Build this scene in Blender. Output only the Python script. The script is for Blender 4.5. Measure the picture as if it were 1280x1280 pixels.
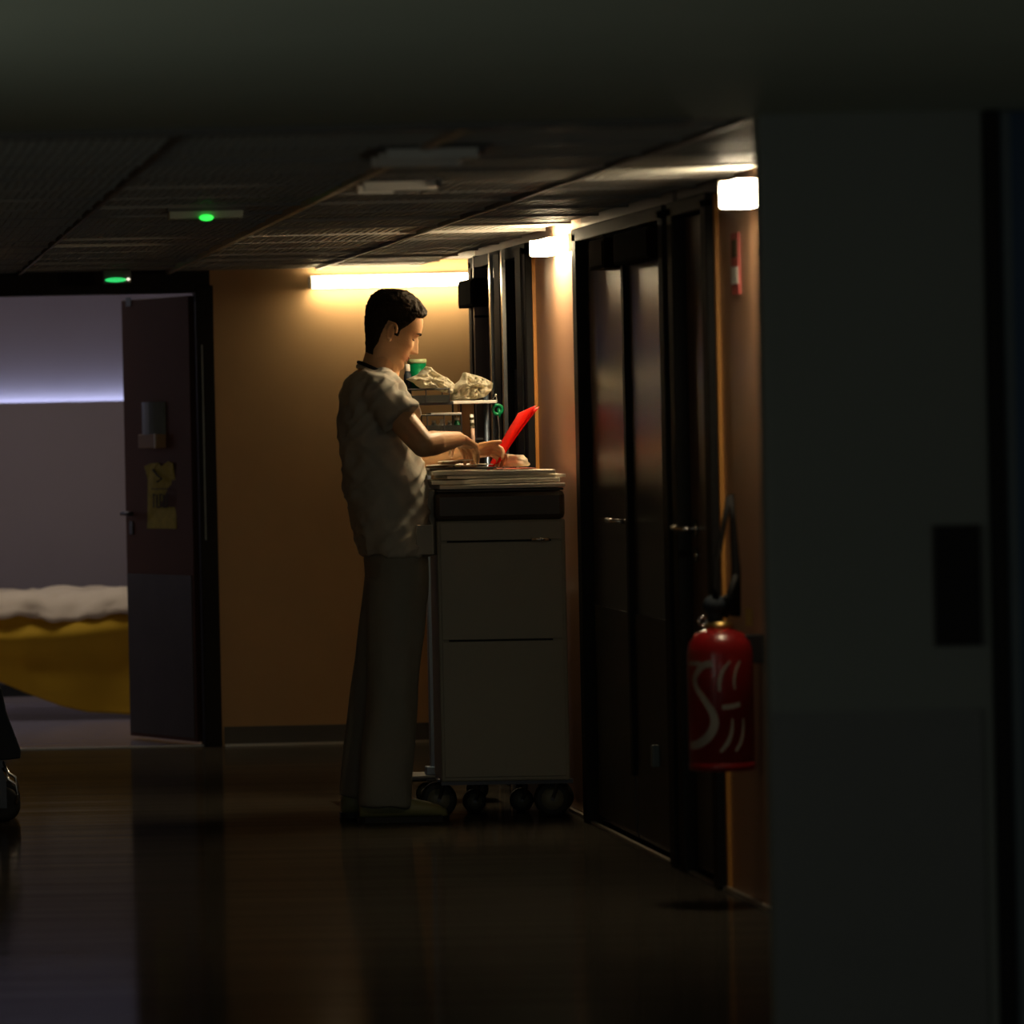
import bpy, bmesh, math, random
from mathutils import Vector, Matrix, noise
R = math.radians
random.seed(7)
for o in list(bpy.data.objects): bpy.data.objects.remove(o)
C = bpy.context.scene.collection
scn = bpy.context.scene

# ---------------------------------------------------------------- camera, world, exposure
H, FP, ROLL, VX, VY = 1.38, 6500.0, R(1.2), -214.0, 547.0
cam = bpy.data.cameras.new('camera'); co = bpy.data.objects.new('camera', cam); C.objects.link(co)
cam.sensor_width = 36; cam.sensor_fit = 'HORIZONTAL'; cam.lens = FP/1280*36
cam.shift_x = (640-VX)/1280; cam.shift_y = -(640-VY)/1280
co.matrix_world = Matrix.Translation((0, 0, H)) @ Matrix.Rotation(R(90), 4, 'X') @ Matrix.Rotation(-ROLL, 4, 'Z')
cam.clip_end = 200
cam.dof.use_dof = True; cam.dof.focus_distance = 18.9; cam.dof.aperture_fstop = 3.6
scn.camera = co
w = bpy.data.worlds.new('world'); scn.world = w; w.use_nodes = True
w.node_tree.nodes['Background'].inputs[0].default_value = (.55, .7, 1, 1)
w.node_tree.nodes['Background'].inputs[1].default_value = .03
vs = scn.view_settings
vs.view_transform = 'Standard'; vs.look = 'None'; vs.gamma = 1; vs.use_curve_mapping = False; vs.exposure = 0

def area(name, loc, rot, sx, sy, power, col):
    l = bpy.data.lights.new(name, 'AREA'); l.shape = 'RECTANGLE'; l.size = sx; l.size_y = sy
    l.energy = power; l.color = col
    o = bpy.data.objects.new(name, l); o.location = loc; o.rotation_euler = rot; C.objects.link(o); return o
# unseen fill lamps added for the dim ambient of corridor and bedroom
area('corridor_fill', (0.6, -1.2, 1.3), (R(90), 0, 0), 2.4, 1.6, 20, (.95, 1.0, .93))  # added fill standing in for dim light from behind the camera
area('corridor_side_fill', (-1.6, 8.0, 1.2), (0, R(-90), 0), 1.3, 2.2, 9, (.92, 1.0, .84))  # added to lift the front ceiling and pillar; the left wall has no window
area('bedroom_side_fill', (-1.35, 25.2, 1.5), (0, R(-90), 0), 1.3, 1.6, 2.2, (.90, .84, .96))  # added side fill, no window in this bedroom wall
area('bedroom_top_fill', (1.0, 24.6, 2.5), (0, 0, 0), .9, .9, 9.5, (1.0, .89, .82))  # added overhead fill for the bedroom's ambient tone

TUBE_BACK, TUBE_MID, TUBE_NEAR, COVE = 28.0, 82.0, 60.0, 10.0

def at(px, py, D):
    du, dv = px-VX, VY-py; c, s = math.cos(ROLL), math.sin(ROLL)
    return Vector(((du*c+dv*s)*D/FP, D, H+(-du*s+dv*c)*D/FP))
def D_on(px, py, X):                        # depth where the ray meets the plane x = X
    du, dv = px-VX, VY-py
    return X*FP/(du*math.cos(ROLL)+dv*math.sin(ROLL))

# ---------------------------------------------------------------- materials
def mat(name, col, rough=.6, metal=0, spec=.5, var=0, vscale=8, bump=0, bscale=60, emit=None, es=0, stretch=(1,1,1), trans=0, coat=0, col2=None, sss=0):
    m = bpy.data.materials.new(name); m.use_nodes = True
    nt = m.node_tree; b = nt.nodes['Principled BSDF']
    b.inputs['Base Color'].default_value = (*col, 1); b.inputs['Roughness'].default_value = rough
    b.inputs['Metallic'].default_value = metal; b.inputs['Specular IOR Level'].default_value = spec
    b.inputs['Transmission Weight'].default_value = trans; b.inputs['Coat Weight'].default_value = coat
    if sss:
        b.inputs['Subsurface Weight'].default_value = sss; b.inputs['Subsurface Radius'].default_value = (.012, .004, .002)
        b.inputs['Subsurface Scale'].default_value = 1
    if emit: b.inputs['Emission Color'].default_value = (*emit, 1); b.inputs['Emission Strength'].default_value = es
    tc = nt.nodes.new('ShaderNodeTexCoord'); mp = nt.nodes.new('ShaderNodeMapping')
    mp.inputs['Scale'].default_value = stretch; nt.links.new(tc.outputs['Object'], mp.inputs[0])
    if var:
        n = nt.nodes.new('ShaderNodeTexNoise'); n.inputs['Scale'].default_value = vscale; n.inputs['Detail'].default_value = 6
        nt.links.new(mp.outputs[0], n.inputs['Vector'])
        r = nt.nodes.new('ShaderNodeMix'); r.data_type = 'RGBA'
        c2 = col2 or tuple(c*(1-var) for c in col); c1 = tuple(min(1, c*(1+var*.5)) for c in col)
        r.inputs['A'].default_value = (*c1, 1); r.inputs['B'].default_value = (*c2, 1)
        nt.links.new(n.outputs['Fac'], r.inputs['Factor']); nt.links.new(r.outputs['Result'], b.inputs['Base Color'])
    if bump:
        n = nt.nodes.new('ShaderNodeTexNoise'); n.inputs['Scale'].default_value = bscale; n.inputs['Detail'].default_value = 3
        nt.links.new(mp.outputs[0], n.inputs['Vector'])
        bp = nt.nodes.new('ShaderNodeBump'); bp.inputs['Strength'].default_value = bump; bp.inputs['Distance'].default_value = .004
        nt.links.new(n.outputs['Fac'], bp.inputs['Height']); nt.links.new(bp.outputs[0], b.inputs['Normal'])
    return m
M = {}
M['wall'] = mat('tan_wall_paint', (.54, .335, .155), .62, var=.10, vscale=5, bump=.15, bscale=220)
M['wall_r'] = mat('salmon_wall_paint', (.50, .28, .165), .34, var=.10, vscale=4, bump=.08, bscale=90)
M['room'] = mat('bedroom_wall_paint', (.40, .345, .35), .8, var=.06, vscale=3)
M['plaster'] = mat('plaster_ceiling', (.50, .54, .46), .8, var=.1, vscale=2)
M['pillar'] = mat('pillar_paint', (.19, .205, .19), .75, var=.1, vscale=2, bump=.1, bscale=150)
M['pillar_low'] = mat('pillar_guard', (.15, .155, .155), .6, var=.1)
M['floor'] = mat('polished_vinyl_floor', (.085, .075, .06), .10, spec=.2, var=.25, vscale=6, bump=.35, bscale=2.0, stretch=(.18, 2.6, 1))
M['roomfloor'] = mat('bedroom_vinyl_floor', (.30, .28, .34), .22, var=.15, vscale=4, bump=.15, bscale=4, stretch=(.4, 2, 1))
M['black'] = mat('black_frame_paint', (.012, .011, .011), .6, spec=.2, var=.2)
M['crossrail'] = mat('grey_cross_rail', (.24, .23, .21), .4, var=.1)
M['matte'] = mat('matte_brown_black', (.012, .009, .007), .9, spec=.03, var=.1)
M['base'] = mat('grey_baseboard', (.09, .085, .08), .5, var=.15)
M['strip'] = mat('metal_floor_strip', (.55, .50, .42), .35, metal=.6, var=.1)
M['doorw'] = mat('brown_door_laminate', (.145, .085, .055), .30, var=.25, vscale=3, bump=.04, bscale=30, stretch=(4, 4, .4))
M['doorl'] = mat('bedroom_door_laminate', (.15, .068, .040), .65, spec=.3, var=.12, vscale=4)
M['doorw2'] = mat('brown_grey_end_board', (.34, .27, .27), .4, var=.15)
M['doord'] = mat('grey_door_laminate', (.10, .085, .08), .25, var=.2, vscale=3)
M['kick'] = mat('door_kick_plate', (.075, .066, .058), .5, var=.4, vscale=7)
M['chrome'] = mat('brushed_chrome', (.75, .73, .70), .22, metal=1, var=.05)
M['steel'] = mat('blue_grey_steel', (.30, .38, .50), .3, metal=.8, var=.1)
M['darksteel'] = mat('dark_steel', (.06, .06, .065), .35, metal=.6, var=.1)
M['cart'] = mat('cart_grey_enamel', (.34, .32, .25), .5, var=.08, vscale=5)
M['cartdark'] = mat('cart_dark_rim', (.06, .046, .03), .45, var=.2)
M['rubber'] = mat('black_rubber', (.015, .016, .013), .6, var=.2)
M['wheel'] = mat('wheel_plastic', (.17, .17, .12), .5, var=.2)
M['white'] = mat('white_plastic', (.75, .73, .68), .45, var=.05)
M['paper'] = mat('white_paper', (.9, .87, .78), .7, var=.04)
M['folderw'] = mat('cream_card_folders', (.86, .80, .67), .6, var=.05)
M['bag'] = mat('crumpled_white_plastic_bag', (.86, .80, .64), .4, var=.12, vscale=20, bump=.8, bscale=55)
M['red'] = mat('red_plastic_folder', (1.0, .03, .012), .38, var=.05, emit=None)
M['green'] = mat('green_plastic', (.0, .20, .07), .3, var=.1)
M['skin'] = mat('skin', (.74, .44, .235), .46, var=.12, vscale=25, bump=.12, bscale=160, sss=.04)
M['hair'] = mat('dark_brown_hair', (.030, .020, .011), .75, spec=.15, var=.6, vscale=120, bump=1.0, bscale=220, stretch=(1, 1, .5))
M['lips'] = mat('lips', (.45, .18, .13), .45, var=.1)
M['eye'] = mat('eyelid_skin', (.42, .23, .15), .5, var=.1)
M['tunic'] = mat('pale_grey_cotton', (.46, .44, .375), .85, var=.07, vscale=14, bump=.3, bscale=300)
M['pants'] = mat('pale_grey_trousers', (.26, .26, .225), .85, var=.08, vscale=10, bump=.3, bscale=260)
M['shoe'] = mat('greenish_clogs', (.24, .25, .11), .5, var=.15)
M['lanyard'] = mat('black_lanyard', (.01, .01, .012), .6, var=.1)
M['extred'] = mat('extinguisher_red', (.25, .008, .010), .3, coat=.2, var=.05)
M['extwhite'] = mat('white_print', (.42, .39, .34), .5, var=.1)
M['brass'] = mat('brass', (.6, .42, .15), .35, metal=1, var=.1)
M['yellow'] = mat('yellow_blanket', (.78, .47, .02), .85, var=.15, vscale=5, bump=.5, bscale=18)
M['sheet'] = mat('cream_sheet', (.90, .76, .54), .8, var=.08, vscale=8, bump=.4, bscale=30)
M['notice'] = mat('yellow_notice_paper', (.62, .52, .06), .7, var=.45, vscale=30)
M['ink'] = mat('dark_ink', (.06, .05, .02), .7, var=.1)
M['bluegrey'] = mat('blue_grey_plastic', (.20, .25, .27), .4, var=.15)
M['bluereflect'] = mat('panel_with_blue_reflection', (.05, .12, .24), .35, var=.2)  # bluish reflection put into the panel's base colour
M['navy'] = mat('dark_navy_cover', (.02, .03, .045), .7, var=.3)
M['tray'] = mat('smoked_plastic_tray', (.03, .032, .028), .2, trans=.25, var=.1)
M['mattress'] = mat('grey_mattress', (.35, .37, .42), .7, var=.1)
TC = (1.0, .80, .49)
def emitm(name, c, s): return mat(name, (.8, .8, .8), .5, var=.02, emit=c, es=s)
M['t1'] = emitm('back_tube_glow', TC, TUBE_BACK); M['t2'] = emitm('mid_tube_glow', TC, TUBE_MID)
M['t3'] = emitm('near_tube_glow', (1.0, .84, .56), TUBE_NEAR); M['cove'] = emitm('cove_glow', (.50, .60, 1.0), COVE)
M['led'] = emitm('green_led_glow', (.02, 1, .08), 1.3)
M['led2'] = emitm('green_sign_glow', (.02, 1, .22), .7)
def translucent(m, f):
    nt = m.node_tree; b = nt.nodes['Principled BSDF']; out = nt.nodes['Material Output']
    t = nt.nodes.new('ShaderNodeBsdfTranslucent'); mx = nt.nodes.new('ShaderNodeMixShader'); mx.inputs[0].default_value = f
    t.inputs[0].default_value = b.inputs['Base Color'].default_value
    nt.links.new(b.outputs[0], mx.inputs[1]); nt.links.new(t.outputs[0], mx.inputs[2]); nt.links.new(mx.outputs[0], out.inputs[0])
def cut_reflection(m, lo, hi):  # mixes in streaky plain diffuse to weaken the floor's mirror reflections
    nt = m.node_tree; b = nt.nodes['Principled BSDF']; out = nt.nodes['Material Output']
    tc = nt.nodes.new('ShaderNodeTexCoord'); mp = nt.nodes.new('ShaderNodeMapping'); mp.inputs['Scale'].default_value = (.35, 5.5, 1)
    n = nt.nodes.new('ShaderNodeTexNoise'); n.inputs['Scale'].default_value = 1.4; n.inputs['Detail'].default_value = 1.5
    mr = nt.nodes.new('ShaderNodeMapRange'); mr.inputs['From Min'].default_value = .3; mr.inputs['From Max'].default_value = .7
    mr.inputs['To Min'].default_value = lo; mr.inputs['To Max'].default_value = hi
    d = nt.nodes.new('ShaderNodeBsdfDiffuse'); d.inputs[0].default_value = (.050, .043, .034, 1); mx = nt.nodes.new('ShaderNodeMixShader')
    nt.links.new(tc.outputs['Object'], mp.inputs[0]); nt.links.new(mp.outputs[0], n.inputs['Vector']); nt.links.new(n.outputs['Fac'], mr.inputs['Value'])
    nt.links.new(mr.outputs[0], mx.inputs[0]); nt.links.new(b.outputs[0], mx.inputs[1]); nt.links.new(d.outputs[0], mx.inputs[2]); nt.links.new(mx.outputs[0], out.inputs[0])
cut_reflection(M['floor'], .62, .72)
translucent(M['red'], .65); translucent(M['bag'], .35); translucent(M['paper'], .2)
M['panel'] = mat('grille_metal_ceiling', (.36, .35, .315), .45, metal=.1, var=.2, vscale=30)

# ---------------------------------------------------------------- mesh helpers
def obj(name, bm, m, parent=None, smooth=False, bevel=0):
    me = bpy.data.meshes.new(name); bm.normal_update(); bm.to_mesh(me); bm.free()
    o = bpy.data.objects.new(name, me); C.objects.link(o); me.materials.append(m)
    if smooth:
        for p in me.polygons: p.use_smooth = True
    if bevel:
        b = o.modifiers.new('bevel', 'BEVEL'); b.width = bevel; b.segments = 2; b.limit_method = 'ANGLE'
    if parent: par(o, parent)
    return o
def par(o, p):
    o.parent = p
    bpy.context.view_layer.update()
    o.matrix_parent_inverse = p.matrix_world.inverted()
def thing(name, label, cat, loc=(0, 0, 0), group=None):
    o = bpy.data.objects.new(name, None); C.objects.link(o); o.location = loc; o.empty_display_size = .05
    return tag(o, label, cat, group)
def tag(o, label, cat, group=None):
    o['label'] = label; o['category'] = cat
    if group: o['group'] = group
    return o
def st(o, label=None):
    o['kind'] = 'structure'
    if label: o['label'] = label
    return o
def box(bm, x0, x1, y0, y1, z0, z1):
    v = [bm.verts.new(p) for p in ((x0,y0,z0),(x1,y0,z0),(x1,y1,z0),(x0,y1,z0),(x0,y0,z1),(x1,y0,z1),(x1,y1,z1),(x0,y1,z1))]
    for f in ((0,3,2,1),(4,5,6,7),(0,1,5,4),(1,2,6,5),(2,3,7,6),(3,0,4,7)): bm.faces.new([v[i] for i in f])
    return bm
def B(*a):
    bm = bmesh.new(); box(bm, *a); return bm
def frame_of(d):
    d = d.normalized(); u = Vector((0, 0, 1)) if abs(d.z) < .9 else Vector((0, 1, 0))
    s = d.cross(u).normalized(); return s, s.cross(d).normalized()
def tube(bm, pts, r, n=10, caps=True):
    pts = [Vector(p) for p in pts]; rr = r if isinstance(r, (list, tuple)) else [r]*len(pts)
    rings = []; s = None
    for i, p in enumerate(pts):
        d = (pts[min(i+1, len(pts)-1)] - pts[max(i-1, 0)]).normalized()
        if s is None: s, t = frame_of(d)
        else:
            s = (s - d*s.dot(d)).normalized(); t = s.cross(d).normalized()
        rings.append([bm.verts.new(p + (s*math.cos(a) + t*math.sin(a))*rr[i]) for a in [2*math.pi*k/n for k in range(n)]])
    for a, b in zip(rings, rings[1:]):
        for k in range(n): bm.faces.new((a[k], b[k], b[(k+1) % n], a[(k+1) % n]))
    if caps: bm.faces.new(rings[0]); bm.faces.new(rings[-1][::-1])
    return bm
def capsule(bm, a, b, ra, rb, n=16, k=5):
    a, b = Vector(a), Vector(b); d = (b-a); L = d.length; d = d/L if L > 1e-6 else Vector((0, 0, 1))
    P, Q = [], []
    for i in range(k): t = math.pi/2*(i+.15)/k; P.append(a - d*ra*math.cos(t)); Q.append(ra*math.sin(t))
    P.append(a); Q.append(ra); P.append(b); Q.append(rb)
    for i in range(k): t = math.pi/2*(k-i-.85)/k; P.append(b + d*rb*math.cos(t)); Q.append(rb*math.sin(t))
    return tube(bm, P, Q, n)
def ell(bm, c, rad, rot=None, u=20, v=14):
    mtx = Matrix.Translation(c) @ (rot.to_4x4() if rot else Matrix.Identity(4)) @ Matrix.Diagonal((*rad, 1))
    bmesh.ops.create_uvsphere(bm, u_segments=u, v_segments=v, radius=1, matrix=mtx); return bm
def lathe(bm, prof, base, n=28, axis='Z'):
    rings = []
    for r, h in prof:
        ring = []
        for k in range(n):
            a = 2*math.pi*k/n
            v = Vector((r*math.cos(a), r*math.sin(a), h)) if axis == 'Z' else (Vector((r*math.cos(a), h, r*math.sin(a))) if axis == 'Y' else Vector((h, r*math.cos(a), r*math.sin(a))))
            ring.append(bm.verts.new(Vector(base)+v))
        rings.append(ring)
    for a, b in zip(rings, rings[1:]):
        for k in range(n): bm.faces.new((a[k], a[(k+1) % n], b[(k+1) % n], b[k]))
    bm.faces.new(rings[0][::-1]); bm.faces.new(rings[-1])
    bmesh.ops.recalc_face_normals(bm, faces=bm.faces); return bm
def torus(bm, c, R1, r2, axis='Y', n=24, m=8):
    rings = []
    for i in range(n):
        a = 2*math.pi*i/n
        ring = []
        for j in range(m):
            b = 2*math.pi*j/m; q = R1 + r2*math.cos(b); h = r2*math.sin(b)
            v = Vector((q*math.cos(a), h, q*math.sin(a))) if axis == 'Y' else Vector((h, q*math.cos(a), q*math.sin(a))) if axis == 'X' else Vector((q*math.cos(a), q*math.sin(a), h))
            ring.append(bm.verts.new(Vector(c)+v))
        rings.append(ring)
    for i in range(n):
        a, b = rings[i], rings[(i+1) % n]
        for j in range(m): bm.faces.new((a[j], b[j], b[(j+1) % m], a[(j+1) % m]))
    bmesh.ops.recalc_face_normals(bm, faces=bm.faces); return bm
def remeshed(name, bm, m, parent, voxel, smooth_it=4, disp=None):
    bmesh.ops.recalc_face_normals(bm, faces=bm.faces)
    me = bpy.data.meshes.new(name); bm.to_mesh(me); bm.free()
    o = bpy.data.objects.new(name+'_raw', me); C.objects.link(o)
    r = o.modifiers.new('r', 'REMESH'); r.mode = 'VOXEL'; r.voxel_size = voxel
    if smooth_it: s = o.modifiers.new('s', 'SMOOTH'); s.iterations = smooth_it; s.factor = .5
    dg = bpy.context.evaluated_depsgraph_get(); dg.update()
    nm = bpy.data.meshes.new_from_object(o.evaluated_get(dg)); nm.name = name
    bpy.data.objects.remove(o); bpy.data.meshes.remove(me)
    if disp:
        nr = [v.normal.copy() for v in nm.vertices]
        for v, n_ in zip(nm.vertices, nr): v.co = v.co + n_*disp(v.co, n_)
    q = bpy.data.objects.new(name, nm); C.objects.link(q)
    nm.materials.clear(); nm.materials.append(m)
    for p in nm.polygons: p.use_smooth = True
    if parent: par(q, parent)
    return q
def strip_on(bm, pts, width, th, lift):     # unused width helper: ribbon through (point, normal) pairs
    rows = []
    for i, (p, n_) in enumerate(pts):
        d = (pts[min(i+1, len(pts)-1)][0]-pts[max(i-1, 0)][0]).normalized(); s = d.cross(n_).normalized()
        wd = width[i] if isinstance(width, list) else width
        rows.append([bm.verts.new(p+n_*lift+s*wd/2), bm.verts.new(p+n_*lift-s*wd/2), bm.verts.new(p-s*wd/2), bm.verts.new(p+s*wd/2)])
    for a, b in zip(rows, rows[1:]):
        for k in range(4): bm.faces.new((a[k], a[(k+1) % 4], b[(k+1) % 4], b[k]))
    bm.faces.new(rows[0]); bm.faces.new(rows[-1][::-1])
    bmesh.ops.recalc_face_normals(bm, faces=bm.faces); return bm

# ---------------------------------------------------------------- setting
W, YB, ZC = 2.615, 22.65, 2.07
YP = 11.6                                   # front of the pillar / edge of the plaster ceiling
st(obj('floor', B(-1.7, 4.2, -2, YB+.06, -.1, 0), M['floor']))
st(obj('floor_bedroom', B(-1.5, 2.9, YB+.06, 26.9, -.1, 0), M['roomfloor']))
st(obj('ceiling_front', B(-1.7, 4.2, -2, YP, 2.05, 2.25), M['plaster']))
ceil = st(obj('ceiling', B(-1.7, 4.2, YP, YB+.1, 2.10, 2.25), M['black']))
cols = [-1.11, -.46, .19, .84, 1.49, 2.14, 2.60]; row = .62
pm = {}
y = YP+.02
rws = int((YB-y)/row)
row = (YB-y)/rws
for i in range(len(cols)-1):
    x0, x1 = cols[i], cols[i+1]; key = round(x1-x0, 3)
    if key not in pm:
        hw, hd = (x1-x0)/2-.012, row/2-.007
        bm = bmesh.new(); nr_ = int(2*hd/.018); pr_ = 2*hd/nr_; prof_ = []
        for i_ in range(nr_): prof_ += [(-hd+i_*pr_, .003), (-hd+i_*pr_+.0004, -.009), (-hd+i_*pr_+.002, -.009)]
        prof_.append((hd, .003))
        rows_ = [[bm.verts.new((xx_, a_, b_)) for a_, b_ in prof_] for xx_ in (-hw, hw)]
        for i_ in range(len(prof_)-1): bm.faces.new((rows_[0][i_], rows_[0][i_+1], rows_[1][i_+1], rows_[1][i_]))
        for i_ in range(1, int(2*hw/.026)): box(bm, -hw+i_*.026, -hw+i_*.026+.002, -hd, hd, -.0105, .0)
        box(bm, -hw, hw, -hd, -hd+.006, -.010, .012); box(bm, -hw, hw, hd-.006, hd, -.010, .012)
        me = bpy.data.meshes.new('ceiling_panel'); bm.to_mesh(me); bm.free(); me.materials.append(M['panel']); pm[key] = me
    for j in range(rws):
        o = bpy.data.objects.new('ceiling_panel', pm[key]); C.objects.link(o)
        o.location = ((x0+x1)/2, y+row*(j+.5), 2.086+random.uniform(-.003, .003))
        o.rotation_euler = (R(random.uniform(-.45, .45)), R(random.uniform(-.35, .35)), 0)
        par(o, ceil)
for x in cols[:-1]:
    big = abs(x-1.49) < .01
    obj('ceiling_rail', B(x-(.010 if big else .006), x+(.010 if big else .006), YP+.02, YB, 2.060 if big else 2.066, 2.10), M['strip'] if big else M['base'], ceil)
for j in range(1, rws):
    obj('cross_rail', B(-1.11, 2.60, y+row*j-.005, y+row*j+.005, 2.0705, 2.098), M['crossrail'], ceil)
# pale bars made up to imitate blurred bright reflections on the ceiling
for k, (pxa, pxb, D, n_, lab) in enumerate(((478, 592, 13.0, 3, 'pale crosswise bars added for the bright ceiling reflections, the nearer set'), (450, 540, 14.7, 2, 'pale bars added for the bright ceiling reflections, the smaller farther set beside the ceiling rail'))):
    xa, xb = at(pxa, 190 if k == 0 else 232, D).x, at(pxb, 190 if k == 0 else 232, D).x
    t = thing('ceiling_reflection_bars', lab, 'reflection bars', ((xa+xb)/2, D, 2.06))
    obj('frame', B(xa-.02, xb+.02, D-.12, D+.34, 2.066, 2.076), M['base'], t)
    for q in range(n_):
        yq = D-.10+q*.18
        obj('reflection_bar', B(xa, xb-(0 if q != 1 else .10), yq, yq+.012, 2.040, 2.068), M['white'], t, bevel=.003)
    obj('side_rail', B(xb+.004, xb+.014, D-.11, D+.33, 2.050, 2.066), M['darksteel'], t)
st(obj('trim_1', B(-1.7, 1.93, YP-.05, YP+.01, 2.035, 2.11), M['base']))
# walls
wr = st(obj('wall_right', B(W, W+.2, YP, D_on(905, 700, W), 0, 2.15), M['wall_r']))
YA0, YA1 = D_on(850, 700, W), D_on(735, 700, W)
YC0, YC1 = D_on(670, 450, W), D_on(598, 450, W)
YD0, YD1 = D_on(905, 700, W), D_on(856, 700, W)
st(obj('wall_right_middle', B(W, W+.2, YA1, YC0, 0, 2.15), M['wall_r']))
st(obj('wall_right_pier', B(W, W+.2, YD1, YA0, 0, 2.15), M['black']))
for nm, a, b in (('wall_right_lintel', YD0, YA1), ('wall_right_lintel_far', YC0, YC1)):
    if nm == 'wall_right_lintel': st(obj(nm, B(W, W+.2, YA0, YA1, 2.03, 2.15), M['doorw'])); st(obj(nm+'_near', B(W, W+.2, YD0, YD1, 2.03, 2.15), M['doorw']))
    else: st(obj(nm, B(W, W+.2, a, b, 2.03, 2.15), M['wall_r']))
st(obj('wall_right_end', B(W, W+.2, YC1, YC1+.05, 0, 2.15), M['wall_r']))
st(obj('wall_recess', B(4.0, 4.2, 20.0, YB, 0, 2.15), M['wall']))
st(obj('wall_recess_front', B(W+.2, 4.2, YC1-.15, YC1+.05, 0, 2.15), M['wall']))
xo0, xo1 = .62, at(252, 700, YB).x
st(obj('wall_back', B(at(268, 640, YB).x, 4.2, YB, YB+.14, 0, 2.25), M['wall']))
st(obj('wall_back_left', B(-1.7, xo0, YB, YB+.14, 0, 2.25), M['wall']))
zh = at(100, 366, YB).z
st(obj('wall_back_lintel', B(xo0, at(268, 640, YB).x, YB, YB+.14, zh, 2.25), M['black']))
st(obj('wall_left', B(-1.9, -1.7, -2, YB+.14, 0, 2.15), M['wall']))
st(obj('wall_behind', B(-1.9, 4.2, -2.2, -2, 0, 2.15), M['wall']))
st(obj('wall_right_front', B(3.2, 3.4, -2, YP, 0, 2.15), M['pillar']))
# pillar at the right
px0, px1 = at(949, 640, YP).x, at(1238, 640, YP-.1).x
pil = st(obj('wall_pillar', B(px0, px1, YP-.1, YP-.02, 0, 2.1), M['pillar'], bevel=.006))
zg = at(1090, 888, YP-.1).z
obj('guard_panel', B(px0-.004, px1-.03, YP-.108, YP-.099, .02, zg), M['pillar_low'], pil)
obj('door_jamb', B(px1, px1+.03, YP-.13, YP+.1, 0, 2.1), M['black'], pil)
d5 = st(obj('door_5', B(px1+.03, 3.2, YP-.02, YP+.03, 0, 2.1), M['bluereflect']))
obj('door_edge_trim', B(px1+.055, px1+.075, YP-.04, YP-.02, 0, 2.1), M['bluegrey'], d5)
a, b = at(1168, 658, YP-.12), at(1228, 806, YP-.12)
pl = thing('wall_plate', 'black rectangular plate mounted on the dark pillar at the right', 'panel', ((a.x+b.x)/2, YP-.1, b.z))
obj('plate', B(a.x, b.x, YP-.115, YP-.1, b.z, a.z), M['black'], pl, bevel=.003)
obj('rim', B(a.x-.004, b.x+.004, YP-.106, YP-.099, b.z-.004, a.z+.004), M['base'], pl)
# baseboards, floor strips
st(obj('baseboard_back', B(at(280, 900, YB).x, 4.0, YB-.012, YB, 0, .085), M['base']))
st(obj('trim_2', B(at(280, 900, YB).x, 4.0, YB-.03, YB-.012, 0, .010), M['strip']))
st(obj('trim_3', B(W-.02, W-.004, YP, YD0, 0, .012), M['strip'])); st(obj('trim_4', B(W-.02, W-.004, YA1, YC0, 0, .012), M['strip']))
st(obj('trim_5', B(W-.022, W-.006, YD0, YA1, 0, .006), M['strip']))
st(obj('trim_6', B(xo0, xo1, YB+.03, YB+.07, 0, .006), M['strip']))
st(obj('trim_7', B(W-.012, W, YC0-.03, YC0-.015, 0, 2.04), mat('orange_wood_edge', (.62, .26, .05), .5, var=.1)))
st(obj('trim_8', B(W-.012, W, YD0-.03, YD0-.005, 0, 2.04), mat('orange_wood_edge_near', (.60, .27, .06), .5, var=.1)))

def lever(parent, p, sgn, out=-1):           # on a wall facing -x
    h = obj('door_handle', tube(tube(bmesh.new(), [p, p+Vector((-.055, 0, 0))], .008), [p+Vector((-.05, 0, 0)), p+Vector((-.052, sgn*.12, .002))], .009), M['chrome'], parent, True)
    obj('handle_rose', tube(bmesh.new(), [p+Vector((0, 0, 0)), p+Vector((-.008, 0, 0))], .026, 16), M['chrome'], h, True)
    k = p+Vector((0, 0, -.08))
    obj('keyhole', tube(bmesh.new(), [k, k+Vector((-.008, 0, 0))], .022, 16), M['chrome'], parent, True)
def closer(parent, y0, y1, z1, z0, proj, x=W+.03):
    c = obj('door_closer', B(x-proj, x, y0, y1, z0, z1), M['matte'], parent, bevel=.004)
    obj('closer_arm', tube(bmesh.new(), [(x-proj*.5, (y0+y1)/2, z1), (x-proj*.5, (y0+y1)/2, z1+.02), (x-.02, y1+.18, z1+.025)], .008, 8), M['darksteel'], c)
    obj('closer_cap', B(x-proj-.004, x-proj+.002, y0+.02, y1-.02, z0+.01, z1-.01), M['matte'], c)
def right_door(name, y0, y1, leaves, hy, matl, label=None):
    # frame (proud of the wall), leaves a little behind the wall plane
    r = st(obj(name, B(W+.03, W+.08, y0+.04, y1-.04, .012, 2.02), matl), label)
    for (a, b) in ((y0, y0+.09), (y1-.09, y1)): obj('jamb', B(W-.035, W+.12, a, b, 0, 2.03), M['black'], r, bevel=.004)
    obj('header', B(W-.035, W+.12, y0, y1, 2.0, 2.045), M['black'], r, bevel=.004)
    for (a, b) in leaves:
        l = obj('leaf', B(W+.006, W+.034, a, b, .015, 1.995), matl, r, bevel=.004)
        obj('kick_plate', B(W+.003, W+.007, a+.02, b-.02, .03, .75), M['kick'], l)
    if hy is not None: lever(r, Vector((W+.005, hy[0], 1.05)), hy[1])
    return r
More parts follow.
